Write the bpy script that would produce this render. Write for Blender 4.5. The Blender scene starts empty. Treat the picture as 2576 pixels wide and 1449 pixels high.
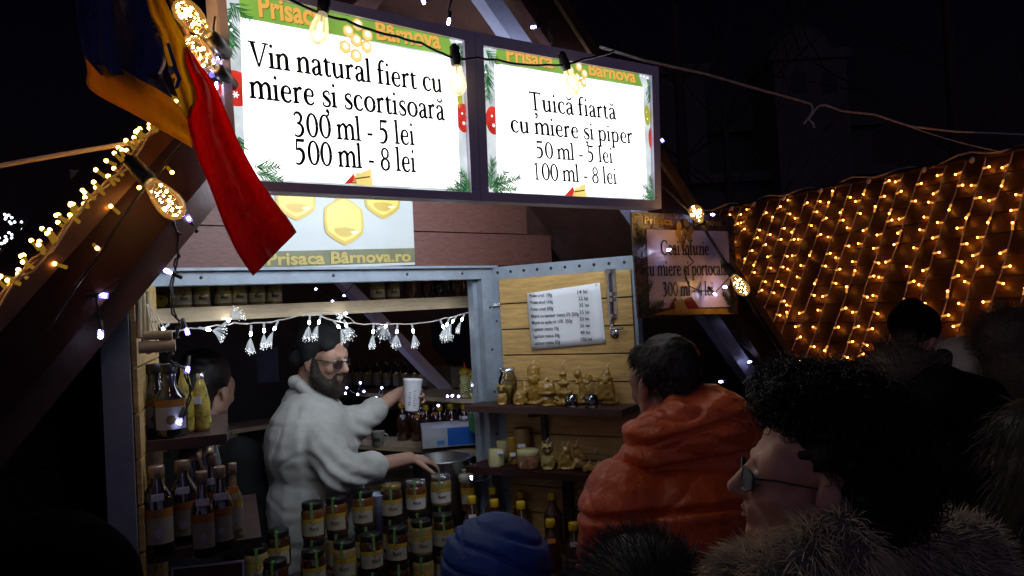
import bpy, bmesh, math, random
from mathutils import Vector as V, Matrix, Quaternion, noise
R_ = random.Random(7)
C = bpy.context.scene
COL = C.collection
rad = math.radians
# ------------------------------------------------------------------ camera, night sky, exposure
F, CX, CY = 1983., 1288., 724.5              # calibrated pinhole: focal length and centre for a 2576 x 1449 picture
PITCH, ROLL, CAMZ = rad(1.33), rad(3.1), 1.9
fwd = V((0, math.cos(PITCH), math.sin(PITCH)))
_r0 = V((1, 0, 0)); _u0 = V((0, -math.sin(PITCH), math.cos(PITCH)))
RGT = _r0 * math.cos(ROLL) - _u0 * math.sin(ROLL)
UP = _u0 * math.cos(ROLL) + _r0 * math.sin(ROLL)
CAM = V((0, 0, CAMZ))
cd = bpy.data.cameras.new('camera'); co = bpy.data.objects.new('camera', cd); COL.objects.link(co)
cd.sensor_width = 36; cd.lens = 36 * F / 2576; cd.clip_end = 500; cd.clip_start = .05
co.matrix_world = Matrix(((RGT.x, UP.x, -fwd.x, CAM.x), (RGT.y, UP.y, -fwd.y, CAM.y), (RGT.z, UP.z, -fwd.z, CAM.z), (0, 0, 0, 1)))
C.camera = co
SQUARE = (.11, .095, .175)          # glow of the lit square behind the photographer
w = bpy.data.worlds.new("World"); C.world = w; w.use_nodes = True
nt = w.node_tree; bg = nt.nodes['Background']
tc = nt.nodes.new('ShaderNodeTexCoord'); sx = nt.nodes.new('ShaderNodeSeparateXYZ'); nt.links.new(tc.outputs['Generated'], sx.inputs[0])
def wramp(src, stops):
    rp = nt.nodes.new('ShaderNodeValToRGB'); nt.links.new(src, rp.inputs[0]); el = rp.color_ramp.elements
    while len(el) < len(stops): el.new(.5)
    for q, (p, c) in zip(el, stops): q.position = p; q.color = (*c, 1)
    return rp.outputs[0]
# night sky: near black, a little city glow at the skyline; the lit square lies behind the photographer (-y)
sky = wramp(sx.outputs['Z'], [(0, (.004, .0026, .003)), (.08, (.0018, .0011, .0019)), (.35, (.0006, .0005, .0018))])
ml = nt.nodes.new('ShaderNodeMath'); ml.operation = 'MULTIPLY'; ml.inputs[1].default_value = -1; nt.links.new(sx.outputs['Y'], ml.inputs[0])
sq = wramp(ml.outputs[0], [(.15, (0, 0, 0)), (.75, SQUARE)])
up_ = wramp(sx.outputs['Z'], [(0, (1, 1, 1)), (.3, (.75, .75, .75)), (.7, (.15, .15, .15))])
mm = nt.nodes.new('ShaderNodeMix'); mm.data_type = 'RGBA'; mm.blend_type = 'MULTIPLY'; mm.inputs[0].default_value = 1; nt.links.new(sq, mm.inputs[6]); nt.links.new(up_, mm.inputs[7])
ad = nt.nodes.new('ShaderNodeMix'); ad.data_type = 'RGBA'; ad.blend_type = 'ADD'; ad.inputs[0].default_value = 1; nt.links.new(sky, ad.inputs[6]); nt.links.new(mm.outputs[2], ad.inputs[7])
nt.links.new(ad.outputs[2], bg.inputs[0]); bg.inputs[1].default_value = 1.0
vs = C.view_settings; vs.view_transform = 'Standard'; vs.look = 'None'; vs.exposure = 0; vs.gamma = 1
C.cycles.use_denoising = True; C.cycles.max_bounces = 8; C.cycles.transparent_max_bounces = 16; C.cycles.sample_clamp_indirect = 3
C.cycles.caustics_reflective = False; C.cycles.caustics_refractive = False
# light strengths
L_FRONT, L_BACK = 2.5, 9.5
# ------------------------------------------------------------------ rays and planes of the place
def ray(x, y): return fwd + RGT * ((x - CX) / F) + UP * ((CY - y) / F)
def at(x, y, z): return CAM + ray(x, y) * z
def hit(x, y, P, N):
    d = ray(x, y); return CAM + d * ((P - CAM).dot(N) / d.dot(N))
ZUP = V((0, 0, 1))
a = rad(48); UF = V((math.sin(a), math.cos(a), 0))          # along the stall front, to the right
a = rad(138); NF = V((math.sin(a), math.cos(a), 0))         # out of the stall front
F0 = V((-.104, 2.81, 0))                                   # foot of the right jamb
def fr(s, o, z): return F0 + UF * s + NF * o + ZUP * z      # stall coordinates
def fp(x, y, o): return hit(x, y, F0 + NF * o, NF)
def sof(P): return (P - F0).dot(UF)
def zhit(x, y, Z):
    d = ray(x, y); return CAM + d * ((Z - CAMZ) / d.z)
# ------------------------------------------------------------------ materials
def _m(name):
    m = bpy.data.materials.new(name); m.use_nodes = True; return m, m.node_tree, m.node_tree.nodes['Principled BSDF']
def M(name, col, rough=.6, metal=0, var=.2, scale=12, bump=0, bscale=60, coat=0, stretch=None, spec=.5, sheen=0, dist=.004):
    m, t, b = _m(name)
    tcn = t.nodes.new('ShaderNodeTexCoord'); mp = t.nodes.new('ShaderNodeMapping'); t.links.new(tcn.outputs['Object'], mp.inputs[0])
    if stretch: mp.inputs['Scale'].default_value = stretch
    n = t.nodes.new('ShaderNodeTexNoise'); n.inputs['Scale'].default_value = scale; n.inputs['Detail'].default_value = 6; n.inputs['Roughness'].default_value = .65
    t.links.new(mp.outputs[0], n.inputs[0])
    r = t.nodes.new('ShaderNodeValToRGB'); t.links.new(n.outputs['Fac'], r.inputs[0])
    r.color_ramp.elements[0].position = .3; r.color_ramp.elements[1].position = .7
    r.color_ramp.elements[0].color = tuple(c * (1 - var) for c in col) + (1,); r.color_ramp.elements[1].color = tuple(min(1, c * (1 + var)) for c in col) + (1,)
    t.links.new(r.outputs[0], b.inputs['Base Color'])
    b.inputs['Roughness'].default_value = rough; b.inputs['Metallic'].default_value = metal; b.inputs['Specular IOR Level'].default_value = spec
    b.inputs['Coat Weight'].default_value = coat; b.inputs['Sheen Weight'].default_value = sheen
    if bump:
        n2 = t.nodes.new('ShaderNodeTexNoise'); n2.inputs['Scale'].default_value = bscale; n2.inputs['Detail'].default_value = 4
        t.links.new(mp.outputs[0], n2.inputs[0])
        bp = t.nodes.new('ShaderNodeBump'); bp.inputs['Strength'].default_value = bump; bp.inputs['Distance'].default_value = dist
        t.links.new(n2.outputs['Fac'], bp.inputs['Height']); t.links.new(bp.outputs[0], b.inputs['Normal'])
    return m
def EM(name, col, s, var=0, scale=20):
    m, t, b = _m(name); t.nodes.remove(b)
    e = t.nodes.new('ShaderNodeEmission'); e.inputs[0].default_value = (*col, 1); e.inputs[1].default_value = s
    if var:
        n = t.nodes.new('ShaderNodeTexNoise'); n.inputs['Scale'].default_value = scale
        tcn = t.nodes.new('ShaderNodeTexCoord'); t.links.new(tcn.outputs['Object'], n.inputs[0])
        mr = t.nodes.new('ShaderNodeMapRange'); mr.inputs[1].default_value = .3; mr.inputs[2].default_value = .7; mr.inputs[3].default_value = s * (1 - var); mr.inputs[4].default_value = s * (1 + var)
        t.links.new(n.outputs['Fac'], mr.inputs[0]); t.links.new(mr.outputs[0], e.inputs[1])
    t.links.new(e.outputs[0], t.nodes['Material Output'].inputs[0]); return m
def GL(name, tint=(1, 1, 1), refl=.12, rough=.05, emit=None, es=0):      # thin clear glass, see-through
    m, t, b = _m(name); t.nodes.remove(b)
    tr = t.nodes.new('ShaderNodeBsdfTransparent'); tr.inputs[0].default_value = (*tint, 1)
    g = t.nodes.new('ShaderNodeBsdfGlossy'); g.inputs['Roughness'].default_value = rough
    lw = t.nodes.new('ShaderNodeLayerWeight'); lw.inputs[0].default_value = .35
    ad = t.nodes.new('ShaderNodeMath'); ad.operation = 'ADD'; ad.inputs[1].default_value = refl; t.links.new(lw.outputs['Fresnel'], ad.inputs[0])
    mx = t.nodes.new('ShaderNodeMixShader'); t.links.new(ad.outputs[0], mx.inputs[0]); t.links.new(tr.outputs[0], mx.inputs[1]); t.links.new(g.outputs[0], mx.inputs[2])
    out = mx
    if emit:
        em = t.nodes.new('ShaderNodeEmission'); em.inputs[0].default_value = (*emit, 1); em.inputs[1].default_value = es
        as_ = t.nodes.new('ShaderNodeAddShader'); t.links.new(mx.outputs[0], as_.inputs[0]); t.links.new(em.outputs[0], as_.inputs[1]); out = as_
    t.links.new(out.outputs[0], t.nodes['Material Output'].inputs[0]); return m
def CL(name, col, trans=.5, rough=.5):                                    # thin cloth that lets light through
    m, t, b = _m(name)
    n = t.nodes.new('ShaderNodeTexNoise'); n.inputs['Scale'].default_value = 7; tcn = t.nodes.new('ShaderNodeTexCoord'); t.links.new(tcn.outputs['Object'], n.inputs[0])
    mixc = t.nodes.new('ShaderNodeMix'); mixc.data_type = 'RGBA'; t.links.new(n.outputs['Fac'], mixc.inputs[0])
    mixc.inputs[6].default_value = tuple(c * .8 for c in col) + (1,); mixc.inputs[7].default_value = tuple(min(1, c * 1.2) for c in col) + (1,)
    t.links.new(mixc.outputs[2], b.inputs['Base Color']); b.inputs['Roughness'].default_value = rough; b.inputs['Sheen Weight'].default_value = .2
    w2 = t.nodes.new('ShaderNodeTexWave'); w2.inputs['Scale'].default_value = 14; w2.inputs['Distortion'].default_value = 9; w2.inputs['Detail'].default_value = 4; t.links.new(tcn.outputs['Object'], w2.inputs[0])
    bp = t.nodes.new('ShaderNodeBump'); bp.inputs['Strength'].default_value = .6; bp.inputs['Distance'].default_value = .012; t.links.new(w2.outputs['Fac'], bp.inputs['Height']); t.links.new(bp.outputs[0], b.inputs['Normal'])
    tl = t.nodes.new('ShaderNodeBsdfTranslucent'); t.links.new(mixc.outputs[2], tl.inputs[0])
    mx = t.nodes.new('ShaderNodeMixShader'); mx.inputs[0].default_value = trans
    t.links.new(b.outputs[0], mx.inputs[1]); t.links.new(tl.outputs[0], mx.inputs[2]); t.links.new(mx.outputs[0], t.nodes['Material Output'].inputs[0]); return m
m_brown = M('brown stained wood', (.125, .048, .036), .55, var=.35, scale=30, bump=.25, bscale=60, stretch=(1, 1, 6))
m_dkwood = M('dark stained wood', (.05, .02, .016), .55, var=.35, scale=14, bump=.2)
m_redwood = M('red stained board', (.028, .0055, .004), .6, var=.4, scale=16, bump=.25, spec=.25)
m_trim = M('weathered brown metal edging', (.16, .09, .05), .38, .6, var=.3)
m_pine = M('pine planks', (.54, .33, .11), .5, var=.3, scale=9, bump=.2, bscale=40, stretch=(1.2, 1.2, 11))
m_pine2 = M('pale pine shelf', (.55, .42, .26), .5, var=.2, scale=14, stretch=(1, 1, 9))
m_zinc = M('pale blue grey painted metal', (.27, .31, .36), .5, .1, var=.2, scale=16, bump=.08)
m_alu = M('sign frame aluminium', (.80, .75, .98), .42, 0, var=.1, scale=5)
m_steel = M('steel', (.55, .56, .6), .25, 1, var=.1)
m_black = M('black plastic', (.012, .012, .013), .4)
m_blk = M('sign lettering black', (.006, .006, .008), .7, var=.1)
m_rope = M('white rope', (.62, .55, .48), .8, bump=.5, bscale=300)
m_wcable = M('warm light cable', (.55, .46, .36), .6)
m_asph = M('asphalt', (.04, .04, .042), .8, var=.3, bump=.3)
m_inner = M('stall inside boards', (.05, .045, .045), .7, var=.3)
m_paper = M('paper', (.78, .78, .8), .6, var=.03, scale=4)
m_ink = M('ink', (.02, .02, .025), .8)
e_white = EM('backlit white print', (1, 1, 1), L_FRONT)
e_border = EM('backlit border print', (.78, .86, .9), .85, .25, 18)
e_green = EM('backlit green print', (.24, .45, .07), 1.0, .2, 9)
e_gold = EM('backlit orange print', (1, .5, .1), .9)
e_red = EM('backlit red print', (.75, .045, .03), .85, .35, 25)
e_hex = EM('backlit honeycomb print', (1, .78, .25), 1.0, .1)
e_fir = EM('backlit fir print', (.05, .22, .06), .8, .5, 60)
e_fir2 = EM('backlit dark fir print', (.015, .09, .035), .8)
e_olive = EM('backlit olive bauble print', (.5, .5, .06), .8, .3, 20)
e_back = EM('backlit rear panel', (.78, .88, 1), L_BACK)
W_COL = (1, .56, .17)
e_warm = EM('warm mini bulb', (1, .42, .08), 18)
e_fil = EM('warm filament', (1, .58, .2), 140)
e_led = EM('cold led', (.82, .86, 1), 60)
e_ledhalo = GL('led halo lens', (.8, .8, 1), .05, .2, (.2, .16, 1), 1.1)  # violet halo round each led, put in as a glowing lens
e_tuft = EM('fibre optic led', (.9, .95, 1), 42)
e_fibre = EM('fibre optic strand', (.8, .9, 1), .6)
e_tip = EM('fibre optic tip', (.9, .95, 1), 3.2)
m_socket = EM('yellow bulb holder with added glow', (1, .5, .05), .22)  # holder glows by itself, in place of bulb light falling on it
m_glass = GL('clear glass')
m_softglass = GL('lit bulb glass', (1, .96, .85), .04, .1, (1, .8, .45), .35)
m_bulbglass = GL('bulb glass', (1, .9, .72), .1, .08, (1, .48, .1), .09)
# ------------------------------------------------------------------ mesh helpers
class MB:
    def __init__(s): s.v = []; s.f = []; s.mi = []; s.sm = []
    def add(s, vs, fs, mi=0, sm=False):
        n = len(s.v); s.v += [V(x) for x in vs]; s.f += [tuple(i + n for i in f) for f in fs]; s.mi += [mi] * len(fs); s.sm += [sm] * len(fs); return s
    def hexa(s, p, mi=0):       # 8 corners: bottom 0-3, top 4-7
        return s.add(p, [(3, 2, 1, 0), (4, 5, 6, 7), (0, 1, 5, 4), (1, 2, 6, 5), (2, 3, 7, 6), (3, 0, 4, 7)], mi)
    def box(s, c, x, y, z, mi=0):   # centre and three half axes
        return s.hexa([c - x - y - z, c + x - y - z, c + x + y - z, c - x + y - z, c - x - y + z, c + x - y + z, c + x + y + z, c - x + y + z], mi)
    def fbox(s, s0, s1, o0, o1, z0, z1, mi=0):   # box in stall coordinates
        return s.hexa([fr(s0, o1, z0), fr(s1, o1, z0), fr(s1, o0, z0), fr(s0, o0, z0), fr(s0, o1, z1), fr(s1, o1, z1), fr(s1, o0, z1), fr(s0, o0, z1)], mi)
    def prism(s, pts, ext, mi=0):    # planar outline pushed along a vector
        n = len(pts); p = [V(q) for q in pts]; q = [x + ext for x in p]
        return s.add(p + q, [tuple(range(n)), tuple(range(2 * n - 1, n - 1, -1))] + [(i, n + i, n + (i + 1) % n, (i + 1) % n) for i in range(n)], mi)
    def tube(s, pts, r, seg=6, mi=0, caps=True):
        pts = [V(p) for p in pts]; rs = r if isinstance(r, (list, tuple)) else [r] * len(pts)
        vs = []; nrm = None
        for i, p in enumerate(pts):
            t = (pts[min(i + 1, len(pts) - 1)] - pts[max(i - 1, 0)])
            t = t.normalized() if t.length > 1e-9 else V((0, 0, 1))
            if nrm is None: nrm = t.orthogonal().normalized()
            else:
                nrm = nrm - t * nrm.dot(t); nrm = nrm.normalized() if nrm.length > 1e-6 else t.orthogonal().normalized()
            b = t.cross(nrm)
            for k in range(seg):
                an = 2 * math.pi * k / seg; vs.append(p + (nrm * math.cos(an) + b * math.sin(an)) * rs[i])
        fs = [(i * seg + k, i * seg + (k + 1) % seg, (i + 1) * seg + (k + 1) % seg, (i + 1) * seg + k) for i in range(len(pts) - 1) for k in range(seg)]
        s.add(vs, fs, mi, True)
        if caps: s.add(vs[:seg], [tuple(range(seg - 1, -1, -1))], mi); s.add(vs[-seg:], [tuple(range(seg))], mi)
        return s
    def lathe(s, prof, o=V((0, 0, 0)), ax=ZUP, seg=20, mi=0, x0=None):
        ax = ax.normalized(); x = x0 or ax.orthogonal().normalized(); y = ax.cross(x); n = len(prof)
        vs = [o + ax * h + (x * math.cos(2 * math.pi * k / seg) + y * math.sin(2 * math.pi * k / seg)) * r for r, h in prof for k in range(seg)]
        return s.add(vs, [(i * seg + k, i * seg + (k + 1) % seg, (i + 1) * seg + (k + 1) % seg, (i + 1) * seg + k) for i in range(n - 1) for k in range(seg)], mi, True)
    def ball(s, c, r, mi=0, seg=10, rings=6, rz=None, ax=None):
        rz = rz or r
        return s.lathe([(r * math.sin(math.pi * i / rings) + 1e-5, -rz * math.cos(math.pi * i / rings)) for i in range(rings + 1)], c, ax or ZUP, seg, mi)
    def build(s, name, mats, parent=None, local=False, solid=0):
        o0 = V((0, 0, 0))
        if parent is not None and not local:
            q = parent
            while q is not None: o0 = o0 + V(q.location); q = q.parent
        me = bpy.data.meshes.new(name)
        me.from_pydata([v - o0 for v in s.v], [], s.f)
        for m in (mats if isinstance(mats, (list, tuple)) else [mats]): me.materials.append(m)
        for p, mi, sm in zip(me.polygons, s.mi, s.sm): p.material_index = mi; p.use_smooth = sm
        me.update()
        o = bpy.data.objects.new(name, me); COL.objects.link(o)
        if parent is not None: o.parent = parent
        if solid:
            md = o.modifiers.new('thick', 'SOLIDIFY'); md.thickness = solid; md.offset = 0
        return o
def tag(o, label=None, cat=None, group=None, kind=None):
    if label: o['label'] = label
    if cat: o['category'] = cat
    if group: o['group'] = group
    if kind: o['kind'] = kind
    return o
def thing(name, label, cat, loc=(0, 0, 0), group=None):
    o = bpy.data.objects.new(name, None); COL.objects.link(o); o.location = loc; o.empty_display_size = .05
    return tag(o, label, cat, group)
def dup(o, loc, rz=None, label=None, parent=None):
    c = o.copy(); COL.objects.link(c)
    if loc is not None: c.location = loc
    if rz is not None: c.rotation_euler = (0, 0, rz)
    if label: c['label'] = label
    if parent is not None: c.parent = parent
    for ch in list(o.children): dup(ch, None, None, None, c)
    return c
ORD = 'first second third fourth fifth sixth seventh eighth ninth tenth eleventh twelfth thirteenth fourteenth fifteenth sixteenth seventeenth eighteenth nineteenth twentieth twenty-first twenty-second twenty-third twenty-fourth'.split()
def blob_mesh(prims, vox, smooth=4, disp=None):
    """one continuous skin round capsules ('c',p0,p1,r0,r1) and ellipsoids ('e',c,(rx,ry,rz),axes or None)"""
    b = MB()
    for p in prims:
        if p[0] == 'c':
            _, p0, p1, r0, r1 = p; p0 = V(p0); p1 = V(p1); ax = p1 - p0; L = ax.length
            if L < 1e-6: ax = ZUP; L = 1e-6
            pr = [(r0 * math.cos(t), -r0 * math.sin(t)) for t in [math.pi / 2 * (1 - i / 4) for i in range(5)]]
            pr += [(r1 * math.cos(t), L + r1 * math.sin(t)) for t in [math.pi / 2 * i / 4 for i in range(5)]]
            pr = [(max(r, 4e-6), h) for r, h in pr]
            b.lathe(pr, p0, ax, 14)
        else:
            _, c, rr, axs = p; c = V(c); X, Y, Z = axs or (V((1, 0, 0)), V((0, 1, 0)), ZUP)
            seg, rings = 16, 10; vs = []
            for i in range(rings + 1):
                th = math.pi * i / rings; st = max(math.sin(th), 1e-4)
                for k in range(seg):
                    ph = 2 * math.pi * k / seg; vs.append(c + X * (rr[0] * st * math.cos(ph)) + Y * (rr[1] * st * math.sin(ph)) - Z * (rr[2] * math.cos(th)))
            b.add(vs, [(i * seg + k, i * seg + (k + 1) % seg, (i + 1) * seg + (k + 1) % seg, (i + 1) * seg + k) for i in range(rings) for k in range(seg)])
    o = b.build('tmp', m_black)
    bm = bmesh.new(); bm.from_mesh(o.data)
    bmesh.ops.remove_doubles(bm, verts=bm.verts, dist=2e-5)
    bmesh.ops.holes_fill(bm, edges=[e for e in bm.edges if e.is_boundary], sides=0); bmesh.ops.recalc_face_normals(bm, faces=bm.faces); bm.to_mesh(o.data); bm.free()
    r = o.modifiers.new('r', 'REMESH'); r.mode = 'VOXEL'; r.voxel_size = vox
    if smooth: s = o.modifiers.new('s', 'SMOOTH'); s.factor = .5; s.iterations = smooth
    dg = bpy.context.evaluated_depsgraph_get(); me = bpy.data.meshes.new_from_object(o.evaluated_get(dg))
    bpy.data.objects.remove(o)
    me.materials.clear()
    if disp:
        ns = [v.normal.copy() for v in me.vertices]
        for v, n in zip(me.vertices, ns): v.co = v.co + n * disp(v.co)
        me.update()
    for p in me.polygons: p.use_smooth = True
    return me
def blob(name, prims, vox, mat, parent=None, smooth=4, disp=None, local=False, world=None):
    me = blob_mesh(prims, vox, smooth, disp); me.name = name; me.materials.append(mat)
    if parent is not None and not local:
        o0 = V((0, 0, 0)); q = parent
        while q is not None: o0 = o0 + V(q.location); q = q.parent
        me.transform(Matrix.Translation(-o0))
    o = bpy.data.objects.new(name, me); COL.objects.link(o)
    if parent is not None: o.parent = parent
    return o
def fur(name, src, n, L, wd, mat, parent, droop=V((0, 0, -.4)), jit=.5, curl=0, keep=None, seed=1):
    """hairs standing on a mesh object: short tapered blades"""
    rr = random.Random(seed); me = src.data; b = MB()
    ar = []; tot = 0
    for p in me.polygons: tot += p.area; ar.append(tot)
    import bisect
    for _ in range(n):
        p = me.polygons[min(bisect.bisect(ar, rr.random() * tot), len(ar) - 1)]
        c = p.center + V((rr.uniform(-1, 1), rr.uniform(-1, 1), rr.uniform(-1, 1))) * math.sqrt(p.area) * .5
        if keep and not keep(c): continue
        d = (p.normal + droop + V((rr.uniform(-1, 1), rr.uniform(-1, 1), rr.uniform(-1, 1))) * jit).normalized()
        l = L * rr.uniform(.5, 1.2); sd = d.cross(V((rr.uniform(-1, 1), rr.uniform(-1, 1), rr.uniform(-1, 1)))).normalized()
        if not curl:
            q = c + d * l * .55 + droop * l * .12
            b.add([c - sd * wd - p.normal * .003, c + sd * wd - p.normal * .003, q + sd * wd * .7, q - sd * wd * .7, c + d * l + droop * l * .35], [(0, 1, 2, 3), (3, 2, 4)])
        else:
            t2 = d.cross(sd); ph = rr.uniform(0, 6.28); pts = []
            for i in range(7):
                an = ph + i * 1.15; pts.append(c + d * l * i / 6 + (sd * math.cos(an) + t2 * math.sin(an)) * curl)
            b.tube(pts, [wd, wd, wd, wd, wd, wd * .8, wd * .3], 3, caps=False)
    return b.build(name, mat, parent, local=True)
# ------------------------------------------------------------------ lettering
_tc = {}
def text_geo(body, off=0.):
    k = (body, off)
    if k not in _tc:
        c = bpy.data.curves.new('t', 'FONT'); c.body = body; c.size = 1; c.offset = off; c.resolution_u = 3
        o = bpy.data.objects.new('t', c); COL.objects.link(o)
        me = bpy.data.meshes.new_from_object(o.evaluated_get(bpy.context.evaluated_depsgraph_get()))
        _tc[k] = ([v.co.copy() for v in me.vertices], [tuple(p.vertices) for p in me.polygons])
        bpy.data.objects.remove(o); bpy.data.meshes.remove(me)
    return _tc[k]
def put_text(b, body, O, ex, ey, size, width=None, mi=0, off=0., n=None, d=0, align='l'):
    vs, fs = text_geo(body, off); x0 = min(v.x for v in vs); x1 = max(v.x for v in vs)
    kx = width / (x1 - x0) if width else size
    sh = {'l': 0, 'c': .5, 'r': 1}[align] * (x1 - x0)
    b.add([O + ex * ((v.x - x0 - sh) * kx) + ey * (v.y * size) + (n * d if n else V((0, 0, 0))) for v in vs], fs, mi)
def cr(pts, n=6):    # smooth run through (x, y, width) points
    out = []
    for i in range(len(pts) - 1):
        p0 = pts[max(i - 1, 0)]; p1 = pts[i]; p2 = pts[i + 1]; p3 = pts[min(i + 2, len(pts) - 1)]
        for k in range(n):
            t = k / n
            out.append(tuple(.5 * (2 * p1[j] + (p2[j] - p0[j]) * t + (2 * p0[j] - 5 * p1[j] + 4 * p2[j] - p3[j]) * t * t + (3 * p1[j] - p0[j] - 3 * p2[j] + p3[j]) * t ** 3) for j in range(3)))
    return out + [pts[-1]]
XH = .44
def st(x, y0, y1, w=.112, flag=True, foot=True, head=False):
    r = [[(x - w / 2, y0), (x + w / 2, y0), (x + w / 2, y1), (x - w / 2, y1 - (.045 if flag else 0))]]
    if flag: r.append([(x - w / 2 - .05, y1 - .065), (x - w / 2, y1 - .085), (x + .01, y1 - .01), (x + w / 2, y1 + .012), (x + w / 2 - .02, y1 + .012), (x - w / 2 - .05, y1 - .045)])
    if foot: r.append([(x - w / 2 - .05, y0), (x + w / 2 + .05, y0), (x + w / 2 + .05, y0 + .042), (x + w / 2, y0 + .06), (x - w / 2, y0 + .06), (x - w / 2 - .05, y0 + .042)])
    if head: r.append([(x - w / 2 - .05, y1), (x - w / 2 - .05, y1 - .022), (x - w / 2, y1 - .05), (x + w / 2, y1 - .05), (x + w / 2 + .05, y1 - .022), (x + w / 2 + .05, y1)])
    return r
def dot(x, y, r=.055): return [[(x + r * math.cos(k * .6283), y + r * math.sin(k * .6283)) for k in range(10)]]
ACCENT_BREVE = [cr([(.1, .64, .03), (.13, .565, .04), (.2, .545, .05), (.27, .565, .04), (.30, .64, .03)])]
def comma(x): return dot(x, -.11, .06) + [cr([(x + .04, -.11, .06), (x + .03, -.2, .05), (x - .05, -.26, .03)])]
ARCH = lambda x: [cr([(x + .03, .33, .03), (x + .1, .41, .05), (x + .18, .425, .075), (x + .245, .36, .095), (x + .255, .27, .095), (x + .255, .02, .095)]), *st(x + .255, 0, .1, flag=False)]
A_ = [cr([(.07, .32, .1), (.1, .40, .06), (.19, .425, .045), (.265, .38, .08), (.28, .29, .095), (.28, .09, .095), (.31, .02, .065), (.385, .045, .025)]), cr([(.27, .255, .03), (.14, .205, .055), (.075, .12, .095), (.105, .03, .075), (.17, .012, .05), (.27, .08, .03)])]
S_ = [cr([(.285, .33, .045), (.265, .41, .035), (.18, .425, .04), (.1, .37, .065), (.105, .29, .085), (.2, .22, .1), (.285, .14, .085), (.265, .045, .06), (.17, .012, .04), (.08, .04, .035), (.055, .13, .045)])]
T_ = st(.29, 0, .66, .105, False) + [[(.03, .6), (.55, .6), (.55, .665), (.03, .665)], [(.03, .5), (.06, .5), (.085, .62), (.03, .65)], [(.55, .5), (.52, .5), (.495, .62), (.55, .65)]]
def ell(cx, cy, rx, ry, wx, wy): return [[(cx + rx * math.cos(t), cy + ry * math.sin(t), wy + (wx - wy) * abs(math.cos(t)) ** 1.3) for t in [2 * math.pi * i / 28 for i in range(29)]]]
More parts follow.
